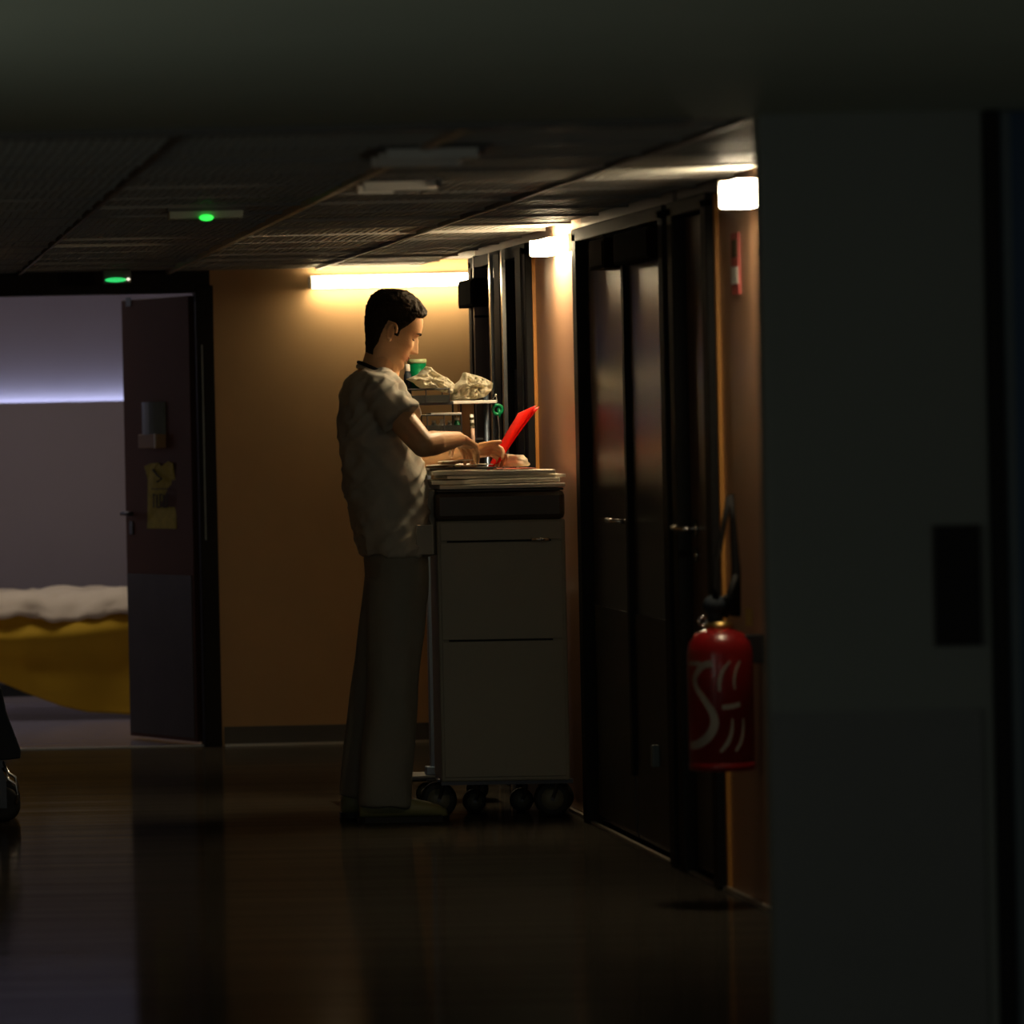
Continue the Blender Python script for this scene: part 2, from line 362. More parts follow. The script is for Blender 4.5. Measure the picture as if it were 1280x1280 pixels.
# door with two leaves
ym = D_on(789, 700, W)
d2 = right_door('door_2', YA0, YA1, ((YA0+.10, ym-.018), (ym+.018, YA1-.10)), (ym+.07, 1), M['doord'])
obj('astragal', B(W-.012, W+.01, ym-.022, ym+.022, .22, 1.99), M['black'], d2)
closer(d2, YA0+.14, ym-.12, 1.985, 1.885, .06, W+.006); closer(d2, ym+.1, ym+.42, 1.985, 1.885, .06, W+.006)
nb = at(823, 945, 1)
yy = D_on(822, 945, W); zz = at(822, 945, yy).z
obj('door_stop', B(W-.02, W+.006, yy-.02, yy+.02, zz-.035, zz+.035), M['bluegrey'], d2, bevel=.005)
d1 = right_door('door_1', YD0, YD1, ((YD0+.03, YD1-.10),), (YD1-.20, 1), M['doorw'])
d3 = right_door('door_3', YC0, YC1, ((YC0+.26, YC0+.62), (YC0+.80, YC1-.25)), None, M['doord'])
obj('mullion', B(W-.05, W+.02, YC0+.62, YC0+.78, 0, 2.03), M['black'], d3, bevel=.004)
obj('mullion', B(W-.04, W+.02, YC0+.09, YC0+.24, 0, 2.03), M['black'], d3, bevel=.004)
obj('transom_bar', B(W-.01, W+.012, YC0+.80, YC1-.02, 1.90, 1.915), M['black'], d3)
YF = YC1-.20
obj('end_board', B(at(598, 640, YF).x, W+.03, YF, YF+.03, 0, 2.05), M['doorw2'], d3)
obj('transom_line', B(at(598, 640, YF).x, W+.03, YF-.004, YF+.002, at(605, 397, YF).z, at(605, 394, YF).z), M['black'], d3)
yv = D_on(648, 500, W)
obj('vision_panel', B(W-.001, W+.008, yv-.08, yv+.09, .9, at(648, 461, yv).z), mat('pale_blue_glazing', (.22, .26, .42), .3, var=.1), d3)
closer(d3, YC1-.40, YC1+.04, 1.955, 1.845, .10, W+.03)
# thin chrome strips added to imitate highlights along the door frame
for k, px in enumerate((617, 632)):
    yk = D_on(px, 450, W-.045); obj('edge_highlight', B(W-.056, W-.042, yk-.02, yk+.02, 0, 2.04), M['chrome'], d3)
# thing by the second wall lamp: white casing end of back lamp
# bedroom
st(obj('wall_bedroom_far', B(-1.6, 3.0, 26.75, 26.9, 0, 2.7), M['room']))
zl = at(80, 502, 26.6).z
pn = st(obj('wall_bedroom_panel', B(-1.6, 3.0, 26.62, 26.65, 0, zl), M['room']))
obj('panel_backing', B(-1.6, 3.0, 26.65, 26.75, 0, zl-.06), M['room'], pn)
cv = thing('cove_light', 'blue-white strip light hidden behind the bedroom wall panel edge', 'light', (0, 26.70, zl-.05))
obj('diffuser', B(-1.5, 2.9, 26.70, 26.745, zl-.030, zl-.018), M['cove'], cv)
obj('housing', B(-1.5, 2.9, 26.66, 26.75, zl-.045, zl-.030), M['white'], cv)
st(obj('wall_bedroom_left', B(-1.7, -1.5, YB+.1, 26.9, 0, 2.7), M['room']))
st(obj('wall_bedroom_right', B(2.9, 3.0, YB+.1, 26.9, 0, 2.7), M['room']))
st(obj('ceiling_bedroom', B(-1.7, 3.0, YB+.14, 26.9, 2.6, 2.7), M['room']))
# bedroom door frame and open leaf
x268 = at(268, 640, YB).x
fr = st(obj('trim_9', B(xo1-.005, x268+.012, YB-.03, YB+.16, 0, zh+.02), M['black'], bevel=.004))
obj('frame_head', B(xo0-.05, xo1-.005, YB-.03, YB+.16, zh-.008, zh+.035), M['black'], fr)
obj('jamb', B(xo0-.05, xo0, YB-.03, YB+.16, 0, zh-.008), M['black'], fr)
obj('seal_strip', B(xo1+.015, xo1+.022, YB-.036, YB-.028, .9, 1.75), M['bluegrey'], fr)
he = at(162, 640, 23.35); hp = Vector((xo1-.01, YB+.10, 0)); dv = Vector((he.x-hp.x, 23.35-hp.y, 0)); L = dv.length; ang = math.atan2(dv.y, dv.x)
d4 = bpy.data.objects.new('door_4', None)
bm = B(0, L, -.02, .02, .015, zh-.02)
MD = Matrix.Translation(hp) @ Matrix.Rotation(ang, 4, 'Z')
def local(bm): bmesh.ops.transform(bm, matrix=MD, verts=bm.verts); return bm
d4 = st(obj('door_4', local(bm), M['doorl'], bevel=.003))
# leaf local: +x hinge->edge; the face we see is +y local (towards the camera) or -y
side = 1 if (Matrix.Rotation(ang, 3, 'Z') @ Vector((0, 1, 0))).y < 0 else -1
def onleaf(u0, u1, z0, z1, t0, t1): return local(B(u0, u1, min(side*(.02+t0), side*(.02+t1)), max(side*(.02+t0), side*(.02+t1)), z0, z1))
def leaf_uv(px, py):                        # where the pixel ray hits the leaf face
    o_ = Vector((0, 0, H)); d_ = at(px, py, 1)-o_; inv = MD.inverted(); a_ = inv @ o_; b_ = inv @ (o_+d_); e = b_-a_
    t = (side*.02-a_.y)/e.y; q = a_+e*t; return q.x, q.z
obj('kick_plate', onleaf(.02, L-.01, .03, leaf_uv(200, 718)[1], 0, .004), M['kick'], d4)
obj('number_plate', onleaf(leaf_uv(164, 372)[0]-.0, leaf_uv(158, 372)[0]+.0, leaf_uv(160, 383)[1], leaf_uv(160, 372)[1], 0, .004) if leaf_uv(164,372)[0] < leaf_uv(158,372)[0] else onleaf(.1,.12,1.9,1.92,0,.004), M['bluegrey'], d4)
ux, uz = leaf_uv(170, 642)
def lp(u, z, t): return MD @ Vector((u, side*(.02+t), z))
hd = obj('door_handle', tube(tube(bmesh.new(), [lp(L-.06, uz, 0), lp(L-.06, uz, .05)], .009), [lp(L-.06, uz, .05), lp(L-.17, uz, .055)], .009), M['darksteel'], d4, True)
e0 = at(152, 641, (MD @ Vector((L, 0, 0))).y-.04)
obj('door_handle', tube(tube(bmesh.new(), [lp(L-.06, uz, -.05), lp(L-.05, uz, -.10)], .009), [lp(L-.05, uz, -.10), Vector((e0.x, e0.y+.04, e0.z))], .008), M['chrome'], d4, True)
ux2, uz2 = leaf_uv(167, 660)
obj('lock_plate', onleaf(L-.08, L-.045, uz2-.03, uz2+.03, 0, .008), M['darksteel'], d4, bevel=.003)
# dispenser and notice on the leaf
def rng(px0, px1, py0, py1):
    u0, z1 = leaf_uv(px0, py0); u1, z0 = leaf_uv(px1, py1); return min(u0, u1), max(u0, u1), min(z0, z1), max(z0, z1)
u0, u1, z0, z1 = rng(180, 208, 503, 560)
ds = thing('door_pocket', 'small curved grey-blue document holder with tan lower edge on the open bedroom door', 'holder', lp((u0+u1)/2, z0, 0))
bm = bmesh.new(); n = 8
prof = [(u0+(u1-u0)*k/n, .012+.035*math.sin(math.pi*k/n)) for k in range(n+1)]
vb = [[bm.verts.new((u, side*(.02+t), zq)) for (u, t) in prof] + [bm.verts.new((u1, side*.02, zq)), bm.verts.new((u0, side*.02, zq))] for zq in (z0+.06, z1)]
m_ = len(vb[0])
for k in range(m_): bm.faces.new((vb[0][k], vb[0][(k+1) % m_], vb[1][(k+1) % m_], vb[1][k]))
bm.faces.new(vb[0]); bm.faces.new(vb[1][::-1]); bmesh.ops.recalc_face_normals(bm, faces=bm.faces)
obj('shell', local(bm), M['bluegrey'], ds)
obj('lower_tray', onleaf(u0, u1-.02, z0, z0+.062, 0, .045), mat('tan_card', (.40, .27, .16), .6, var=.2), ds, bevel=.004)
obj('card_edge', onleaf(u0+.012 if side > 0 else u0+.02, u0+.022 if side > 0 else u0+.03, z0, z0+.065, .045, .05), M['white'], ds)
u0, u1, z0, z1 = rng(183, 221, 577, 661)
nt_ = thing('door_notice', 'yellow paper notice with dark lettering and torn top corner taped to the bedroom door', 'notice', lp((u0+u1)/2, z0, 0))
def U(f): return u0+(u1-u0)*f if True else 0
def Zf(f): return z0+(z1-z0)*f
flip = lambda f: 1-f                       # px grows towards the hinge
outline = [(0, 0), (1, 0), (1, .45), (.9, .62), (.98, .97), (.80, 1), (.62, .93), (.46, .98), (.34, .86), (.22, .97), (.02, .93), (.10, .78), (.05, .5)]
bm = bmesh.new()
fa = [bm.verts.new((U(flip(a)), side*(.024+.012*math.sin(b*9)), Zf(b))) for a, b in outline]; fb = [bm.verts.new((v.co.x, v.co.y-side*.003, v.co.z)) for v in fa]
bm.faces.new(fa); bm.faces.new(fb[::-1])
for k in range(len(fa)): bm.faces.new((fa[k], fa[(k+1) % len(fa)], fb[(k+1) % len(fa)], fb[k]))
bmesh.ops.triangulate(bm, faces=bm.faces); bmesh.ops.recalc_face_normals(bm, faces=bm.faces)
for v in bm.verts: pass
obj('sheet', local(bm), M['notice'], nt_)
bm = bmesh.new()
for (c0, zc, hh) in ((.36, .42, .11),):
    for k in range(5):
        c = c0-.02+k*.115
        box(bm, U(flip(c+.035)), U(flip(c)), *sorted((side*.038, side*.041)), Zf(zc-hh), Zf(zc+hh*.8))
        if k % 2 == 0: box(bm, U(flip(c+.08)), U(flip(c)), *sorted((side*.038, side*.041)), Zf(zc+hh*.7), Zf(zc+hh*.9))
        else: box(bm, U(flip(c+.08)), U(flip(c)), *sorted((side*.038, side*.041)), Zf(zc-hh), Zf(zc-hh*.8))
box(bm, U(flip(.92)), U(flip(.30)), *sorted((side*.038, side*.041)), Zf(.585), Zf(.60))
obj('lettering', local(bm), M['ink'], nt_)
obj('drawing', local(tube(bmesh.new(), [(U(flip(.35)), side*.038, Zf(.88)), (U(flip(.5)), side*.04, Zf(.80)), (U(flip(.66)), side*.04, Zf(.74)), (U(flip(.5)), side*.04, Zf(.70))], .005, 6)), M['ink'], nt_)

# ---------------------------------------------------------------- lamps
def lampfix(name, label, x0, x1, y0, y1, z0, z1, m, ax):
    t = thing(name, label, 'lamp', ((x0+x1)/2, (y0+y1)/2, z0))
    if ax == 'x':
        obj('diffuser', B(x0, x1, y0, y1-.02, z0, z1-.006), m, t, bevel=.006)
        obj('housing', B(x0-.004, x1+.004, y1-.02, y1, z0+.004, z1+.004), M['white'], t)
        for a in (x0-.012, x1): obj('end_cap', B(a, a+.012, y0, y1, z0, z1), M['white'], t, bevel=.003)
    else:
        obj('diffuser', B(x0, x1-.012, y0, y1, z0, z1-.006), m, t, bevel=.010)
        obj('housing', B(x1-.012, x1, y0+.004, y1-.004, z0+.004, z1+.004), M['white'], t)
        obj('end_cap', B(x0, x1, y1, y1+.012, z0, z1), M['white'], t, bevel=.003)
    return t
a, b = at(390, 349, YB-.06), at(612, 360, YB-.06)
lampfix('tube_lamp', 'long glowing tube lamp high on the tan back wall above the man', a.x, b.x, YB-.075, YB, 1.985, 2.035, M['t1'], 'x')
ya, yb = D_on(693, 305, W-.06), D_on(662, 318, W-.09)
lampfix('tube_lamp', 'glowing wall lamp above the salmon wall just behind the cart', W-.09, W, ya, yb, 1.975, 2.035, M['t2'], 'y')
ya, yb = D_on(945, 243, W-.05), D_on(899, 250, W-.11)
lampfix('tube_lamp', 'nearest glowing wall lamp beside the dark pillar above the fire extinguisher', W-.11, W, ya, yb, 1.968, 2.045, M['t3'], 'y')
# detector / emergency units with green lights on the ceiling
p = at(257, 272, 16.2)
e = thing('emergency_light', 'flat ceiling unit with one small green light, nearer the camera', 'emergency light', (p.x, 16.2, 2.07))
obj('housing', B(p.x-.115, p.x+.115, 16.17, 16.25, p.z-.004, 2.07), M['plaster'], e, bevel=.004)
obj('green_led', ell(bmesh.new(), (p.x, 16.165, p.z-.002), (.022, .012, .010)), M['led'], e, True)
obj('rim', B(p.x-.12, p.x+.12, 16.165, 16.255, 2.06, 2.072), M['base'], e)
p = at(145, 350, 22.2)
e = thing('exit_sign', 'small green glowing sign under the ceiling above the bedroom doorway', 'sign', (p.x, 22.2, 2.06))
obj('housing', B(p.x-.055, p.x+.065, 22.19, 22.24, p.z-.015, 2.07), M['base'], e, bevel=.004)
obj('green_face', ell(bmesh.new(), (p.x-.002, 22.185, p.z), (.046, .01, .010)), M['led2'], e, True)
obj('white_lamp', ell(bmesh.new(), (p.x+.052, 22.185, p.z+.002), (.008, .008, .006)), emitm('white_led', (1, .9, .7), 1.2), e, True)

# ---------------------------------------------------------------- bed
yb0 = 25.0
pts = [at(-40, 840, yb0), at(0, 852, yb0), at(30, 865, yb0), at(75, 882, yb0), at(110, 890, yb0), at(170, 893, yb0), at(230, 893, yb0), at(300, 893, yb0)]
bx0, bx1 = at(-40, 768, yb0).x, at(300, 768, yb0).x
zt = at(80, 768, yb0).z
bed = thing('hospital_bed', 'hospital bed in the lit bedroom behind the open door', 'bed', ((bx0+bx1)/2, yb0+.45, 0))
obj('mattress', B(bx0, bx1, yb0+.05, yb0+.85, .42, zt+.02), M['mattress'], bed, bevel=.03)
obj('bed_frame', B(bx0+.05, bx1-.05, yb0+.10, yb0+.80, .34, .42), M['darksteel'], bed)
for x in (bx0+.12, bx1-.12):
    for yy in (yb0+.16, yb0+.74): obj('leg', tube(bmesh.new(), [(x, yy, .34), (x, yy, 0)], .025), M['darksteel'], bed, True)
obj('underframe', B(bx0+.05, bx1-.2, yb0+.3, yb0+.6, .10, .16), M['darksteel'], bed)
def cloth(name, nx, nv, fpos, m, parent, th=.012):
    bm = bmesh.new(); g = [[bm.verts.new(fpos(i/nx, j/nv)) for j in range(nv+1)] for i in range(nx+1)]
    for i in range(nx):
        for j in range(nv): bm.faces.new((g[i][j], g[i+1][j], g[i+1][j+1], g[i][j+1]))
    o = obj(name, bm, m, parent, True); s = o.modifiers.new('s', 'SOLIDIFY'); s.thickness = th; s.offset = 0
    return o
def low(x):
    for a, b in zip(pts, pts[1:]):
        if a.x <= x <= b.x: return a.z+(b.z-a.z)*(x-a.x)/(b.x-a.x)
    return pts[-1].z
def blanket(u, v):
    x = bx0+(bx1-bx0)*u
    z = zt+(max(.02, low(x))-zt)*v if v <= 1 else 0
    f = .018*math.sin(x*17+v*2.0)*v + .02*noise.noise(Vector((x*5, v*3, 0)))*(.3+v) + .05*math.exp(-((v-.25-.12*math.sin(x*3))/.14)**2)
    return Vector((x, yb0-.03-f, z))
bl = cloth('blanket', 70, 36, blanket, M['yellow'], None); tag(bl, 'yellow blanket hanging from the bed almost to the floor', 'blanket')
def sheet(u, v):
    x = bx0-.02+(bx1-bx0+.04)*u; yy = yb0-.04+v*.9
    z = zt+.09+.04*noise.noise(Vector((x*4, v*2, 3)))+.03*(.3-abs(noise.noise(Vector((x*9+v*5, v*9, 1)))))
    if v < .12: k = 1-v/.12; z -= .11*k**1.5; yy -= .04*math.sin(k*2.2)+.035*noise.noise(Vector((x*9, k*3.0, 2)))
    return Vector((x, yy, z))
sh = cloth('bed_sheet', 80, 50, sheet, M['sheet'], None, .015); tag(sh, 'rumpled cream sheet folded over the top of the bed', 'sheet')

# ---------------------------------------------------------------- medicine cart
def caster(parent, x, y, r, wd=.03, zt_=.12, name='caster'):
    c = obj(name, lathe(bmesh.new(), [(r*.35, -wd/2), (r*.8, -wd/2), (r, -wd*.35), (r, wd*.35), (r*.8, wd/2), (r*.35, wd/2)], (x, y, r), 24, 'Y'), M['rubber'], parent, True)
    obj('hub', lathe(bmesh.new(), [(r*.18, -wd/2-.004), (r*.62, -wd/2-.003), (r*.62, wd/2+.003), (r*.18, wd/2+.004)], (x, y, r), 16, 'Y'), M['wheel'], c, True)
    f = bmesh.new(); tp = max(zt_, 2*r+.004)
    for sg_ in (-1, 1): tube(f, [(x, y+sg_*(wd/2+.008), r), (x+.012, y+sg_*(wd/2+.008), r*1.5), (x+.016, y+sg_*(wd/2+.004), tp)], [.006, .007, .009], 8)
    box(f, x-.004, x+.036, y-wd/2-.012, y+wd/2+.012, tp-.004, tp+.004)
    o_ = obj('fork', f, M['darksteel'], c)
    obj('axle', tube(bmesh.new(), [(x, y-wd/2-.014, r), (x, y+wd/2+.014, r)], .006, 10), M['darksteel'], c)
YC = 18.12
cx0, cx1 = at(549, 800, YC).x, at(716, 800, YC).x
zb, zm, ztop = at(640, 976, YC).z, at(630, 650, YC).z, at(630, 611, YC).z
cx0 += .012; cx1 -= .008
cart = thing('medicine_cart', 'tall grey medicine cart on casters beside the man with dark top rim', 'cart', ((cx0+cx1)/2, YC+.2, 0))
YE = YC+.44
obj('body', B(cx0, cx1, YC, YE, zb, zm), M['cart'], cart, bevel=.006)
obj('top_rim', B(cx0-.006, cx1, YC-.012, YE+.01, zm, ztop-.008), M['cartdark'], cart, bevel=.018)
obj('worktop', B(cx0+.005, cx1-.003, YC+.0, YE, ztop-.008, ztop), M['cartdark'], cart, bevel=.002)
zs = [zb+.012, at(630, 800, YC).z, at(630, 676, YC).z, zm-.004]
for k in range(3):
    pnl = obj('side_panel', B(cx0+.012, cx1-.012, YC-.006, YC+.002, zs[k]+.003, zs[k+1]-.003), M['cart'], cart, bevel=.002)
for k in (1, 2):
    obj('panel_slot', B(cx0+.035, cx1-.05, YC-.007, YC-.004, zs[k]-.003, zs[k]+.003), M['black'], cart)
hx = at(680, 675, YC-.02)
obj('handle', tube(bmesh.new(), [(hx.x-.028, YC-.003, hx.z+.002), (hx.x-.026, YC-.022, hx.z+.002), (hx.x+.026, YC-.022, hx.z+.002), (hx.x+.028, YC-.003, hx.z+.002)], .007), M['chrome'], cart, True)
obj('base_plate', B(cx0-.0, cx1+.012, YC+.03, YE-.02, zb-.014, zb), M['darksteel'], cart)
for (px, D, r) in ((550, 18.25, .064), (692, 18.22, .064), (590, 18.46, .042), (648, 18.48, .042), (713, 18.44, .055)):
    q = at(px, 990, D); caster(cart, min(q.x, W-r-.01), D, r, .032, zb-.012)
# bracket at upper left of the cart
q = at(537, 680, YC+.1)
obj('side_bracket', B(q.x-.012, cx0, YC+.05, YC+.16, at(537, 695, YC).z, at(537, 612, YC).z), M['cart'], cart, bevel=.006)
cart.rotation_euler.z = R(-3.5)
# dark bin behind the cart against the wall
q = at(716, 735, 18.6); 
bn = thing('waste_bin', 'narrow dark bin between the cart and the wall', 'bin', (W-.10, 18.95, 0))
obj('body', B(cx1-.03, W-.03, 18.80, 19.10, 0.0, q.z-.02), M['darksteel'], bn, bevel=.01)
obj('lid', B(cx1-.04, W-.028, 18.79, 19.11, q.z-.02, q.z+.004), M['white'], bn, bevel=.006)
# folders / papers on the cart
def slab(name, x0, x1, y0, y1, z, th, m, amp, seed, label=None, cat=None, rise=0, group=None, nx=26, ny=14):
    bm = bmesh.new()
    def f(u, v, top):
        x = x0+(x1-x0)*u+.006*noise.noise(Vector((v*4, seed, 0))); y_ = y0+(y1-y0)*v+.006*noise.noise(Vector((u*4, seed, 2)))
        return Vector((x, y_, z+amp*(1+noise.noise(Vector((u*3+seed, v*1.5, seed))))+rise*u+(th if top else 0)))
    g = [[[bm.verts.new(f(i/nx, j/ny, t)) for j in range(ny+1)] for i in range(nx+1)] for t in (0, 1)]
    for i in range(nx):
        for j in range(ny):
            bm.faces.new((g[1][i][j], g[1][i+1][j], g[1][i+1][j+1], g[1][i][j+1])); bm.faces.new((g[0][i][j], g[0][i][j+1], g[0][i+1][j+1], g[0][i+1][j]))
    for i in range(nx):
        bm.faces.new((g[0][i][0], g[0][i+1][0], g[1][i+1][0], g[1][i][0])); bm.faces.new((g[0][i][ny], g[1][i][ny], g[1][i+1][ny], g[0][i+1][ny]))
    for j in range(ny):
        bm.faces.new((g[0][0][j], g[1][0][j], g[1][0][j+1], g[0][0][j+1])); bm.faces.new((g[0][nx][j], g[0][nx][j+1], g[1][nx][j+1], g[1][nx][j]))
    bmesh.ops.recalc_face_normals(bm, faces=bm.faces)
    o = obj(name, bm, m, None, True, .0015)
    if label: tag(o, label, cat, group)
    return o
Z0 = ztop
xl = lambda px: at(px, 600, YC).x
slab('file_folder', xl(549), xl(706), YC-.01, YC+.42, Z0+.001, .014, M['folderw'], .0015, 1, 'cream file folder at the bottom of the stack on the cart', 'folder')
slab('file_folder', xl(540), xl(700), YC+.0, YC+.43, Z0+.018, .014, M['folderw'], .0012, 5, 'cream file folder second in the stack, sticking out to the left', 'folder', rise=.002)
slab('file_folder', xl(560), xl(708), YC+.015, YC+.41, Z0+.037, .011, M['folderw'], .0012, 9, 'cream file folder third in the stack, reaching the wall side', 'folder', rise=-.002)
slab('file_folder', xl(541), xl(695), YC+.01, YC+.40, Z0+.050, .014, M['folderw'], .0015, 13, 'cream file folder topmost in the stack under the papers', 'folder', rise=-.002)
zs_ = Z0+.068
cb = slab('clipboard', xl(538), xl(622), YC+.02, YC+.30, zs_, .008, M['cartdark'], .001, 3, 'dark clipboard under the white sheet by the man\'s hand', 'clipboard')
slab('paper_sheet', xl(541), xl(619), YC+.03, YC+.30, zs_+.013, .003, M['paper'], .003, 4, 'white sheet on the clipboard below the writing hand', 'paper')
slab('paper_sheet', xl(556), xl(592), YC-.0, YC+.18, zs_+.024, .003, M['paper'], .004, 8, 'small curled white slip in front of the larger sheet', 'paper', rise=.006)
slab('red_card', xl(618), xl(672), YC+.02, YC+.22, zs_-.002, .003, mat('pale_red_card', (.80, .22, .12), .5, var=.1), .002, 6, 'pale red card lying beneath the crumpled cloth', 'card')
def crumple(name, c, rad, m, seed, label, cat, amp=.25, bumps=9, sub=4):
    bm = bmesh.new(); bmesh.ops.create_icosphere(bm, subdivisions=sub, radius=1)
    for v in bm.verts:
        p = v.co.copy(); r = 1+amp*noise.noise(p*2.1+Vector((seed, 0, 0)))*1.3+amp*.7*abs(noise.noise(p*bumps*.5+Vector((0, seed, 0))))
        v.co = Vector((p.x*rad[0]*r, p.y*rad[1]*r, p.z*rad[2]*r)); 
        if v.co.z < -rad[2]*.6: v.co.z = -rad[2]*.6
    bmesh.ops.translate(bm, verts=bm.verts, vec=Vector(c)+Vector((0, 0, rad[2]*.6)))
    return tag(obj(name, bm, m, None, True), label, cat)
q = at(641, 578, 18.4)
crumple('crumpled_cloth', (q.x, 18.42, zs_+.006), (.058, .07, .026), M['bag'], 2.3, 'crumpled white cloth on the cart behind the red folder', 'cloth', .2)

# ---------------------------------------------------------------- rolling stand behind with shelf
YS = 18.98
stand = thing('rolling_stand', 'tall rolling stand behind the cart carrying trays and a shelf', 'stand', (at(541, 900, YS).x, YS, 0))
sx = at(542, 900, YS).x; zsh = at(590, 500, YS).z
obj('post', B(sx-.016, sx+.008, YS-.02, YS+.02, .09, at(541, 560, YS).z), M['steel'], stand, bevel=.004)
x2 = at(612, 500, YS).x; x1_ = at(500, 500, YS).x
obj('post', tube(bmesh.new(), [(x2+.002, YS+.12, .09), (x2+.002, YS+.12, zsh+.07)], .010), M['steel'], stand, True)
xb0, xb1 = at(432, 990, YS).x, at(600, 990, YS).x
obj('base', B(xb0, x2+.02, YS-.08, YS+.16, .085, .105), M['darksteel'], stand, bevel=.006)
obj('foot_box', B(sx-.035, sx+.02, YS-.04, YS+.02, .105, .135), M['steel'], stand, bevel=.004)
for px, D in ((436, YS-.06), (527, YS-.06), (590, YS+.12)): caster(stand, at(px, 990, D).x+.02, D, .040, .026, .088)
obj('shelf', B(at(562, 500, YS).x, at(617, 500, YS).x, YS-.09, YS+.16, zsh-.014, zsh-.002), M['white'], stand, bevel=.002)
obj('back_wall_slab', B(at(577, 520, YS).x, at(597, 520, YS).x, YS+.10, YS+.12, at(590, 600, YS).z, zsh-.014), M['wall'], stand)  # wall-coloured slab added to stand in for a strip of lit back wall
for px in (516, 565, 575): xx = at(px, 520, YS).x; obj('rod', tube(bmesh.new(), [(xx, YS-.03, at(px, 610, YS).z), (xx, YS-.03, zsh-.012)], .004, 8), M['darksteel'], stand)
obj('middle_shelf', B(at(515, 545, YS).x, at(600, 545, YS).x, YS-.09, YS+.14, at(550, 548, YS).z-.008, at(550, 548, YS).z), M['darksteel'], stand)
def tray(name, px0, px1, py0, py1, D0, D1, label, m):
    a, b = at(px0, py0, D0), at(px1, py1, D0); t = thing(name, label, 'tray', ((a.x+b.x)/2, (D0+D1)/2, b.z))
    obj('bottom', B(a.x, b.x, D0, D1, b.z, b.z+.006), m, t)
    for s_ in ((a.x, b.x, D0, D0+.004), (a.x, b.x, D1-.004, D1), (a.x, a.x+.004, D0+.004, D1-.004), (b.x-.004, b.x, D0+.004, D1-.004)): obj('side', B(*s_, b.z+.006, b.z+(a.z-b.z)*.55), m, t)
    bm = bmesh.new()
    for (p1, p2) in (((a.x, D0), (b.x, D0)), ((b.x, D0), (b.x, D1)), ((b.x, D1), (a.x, D1)), ((a.x, D1), (a.x, D0))): tube(bm, [(*p1, a.z), (*p2, a.z)], .0028, 8)
    for (p1) in ((a.x, D0), (b.x, D0), (b.x, D1), (a.x, D1), ((a.x+b.x)/2, D0)): tube(bm, [(*p1, b.z), (*p1, a.z)], .0022, 6)
    obj('rim_wire', bm, M['darksteel'], t); return t
obj('tray_support', B(at(503, 500, YS).x, at(563, 500, YS).x, YS-.09, YS+.13, at(530, 503, YS).z-.010, at(530, 503, YS).z-.001), M['darksteel'], stand)
tray('wire_tray', 503, 562, 487, 503, YS-.10, YS+.12, 'dark wire-rimmed tray on top of the stand in front of the man\'s chin', M['tray'])
t2 = tray('storage_basket', 534, 577, 519, 547, YS-.08, YS+.10, 'dark basket with a white paper on top, below the upper tray', M['tray'])
a, b = at(536, 519, YS), at(574, 516, YS)
tag(obj('paper_pad', B(a.x, b.x, YS-.07, YS+.08, a.z, a.z+.008), M['paper'], None, bevel=.001), 'white paper pad lying on the dark basket', 'paper')
for i, (px, c, h) in enumerate(((542, 'bluegrey', .05), (552, 'white', .055), (562, 'bluegrey', .05), (571, 'green', .06))):
    q = at(px, 546, YS)
    bo = thing('small_bottle', ['blue-grey bottle at the left end inside the dark basket', 'pale bottle second from the left inside the dark basket', 'blue-grey bottle third from the left inside the dark basket', 'green bottle at the right end inside the dark basket'][i], 'bottle', (q.x, YS, q.z), 'bottles in the basket')
    obj('bottle_body', lathe(bmesh.new(), [(.011, 0), (.013, .003), (.013, h*.7), (.007, h*.85), (.007, h*.9)], (q.x, YS-.02, q.z+.007), 14), M[c], bo, True)
    obj('cap', lathe(bmesh.new(), [(.008, 0), (.008, h*.15)], (q.x, YS-.02, q.z+.007+h*.9), 12), M['white'], bo)
q = at(587, 556, YS); tt = at(587, 518, YS)
mk = thing('marker_pen', 'upright pen with pale barrel and dark marked top beside the basket', 'pen', (q.x, YS-.05, q.z))
obj('barrel', tube(bmesh.new(), [(q.x+.002, YS-.10, q.z-.02), (q.x, YS-.10, q.z+(tt.z-q.z)*.55)], .007, 10), mat('pink_pale_barrel', (.62, .40, .30), .5, var=.05), mk, True)
obj('cap', tube(bmesh.new(), [(q.x, YS-.10, q.z+(tt.z-q.z)*.55), (q.x-.003, YS-.10, tt.z)], .0075, 10), M['white'], mk, True)
obj('band', tube(bmesh.new(), [(q.x-.001, YS-.10, q.z+(tt.z-q.z)*.62), (q.x-.002, YS-.10, q.z+(tt.z-q.z)*.72)], .0082, 10), M['ink'], mk)
obj('band', tube(bmesh.new(), [(q.x-.002, YS-.10, q.z+(tt.z-q.z)*.82), (q.x-.0025, YS-.10, q.z+(tt.z-q.z)*.9)], .0082, 10), M['ink'], mk)
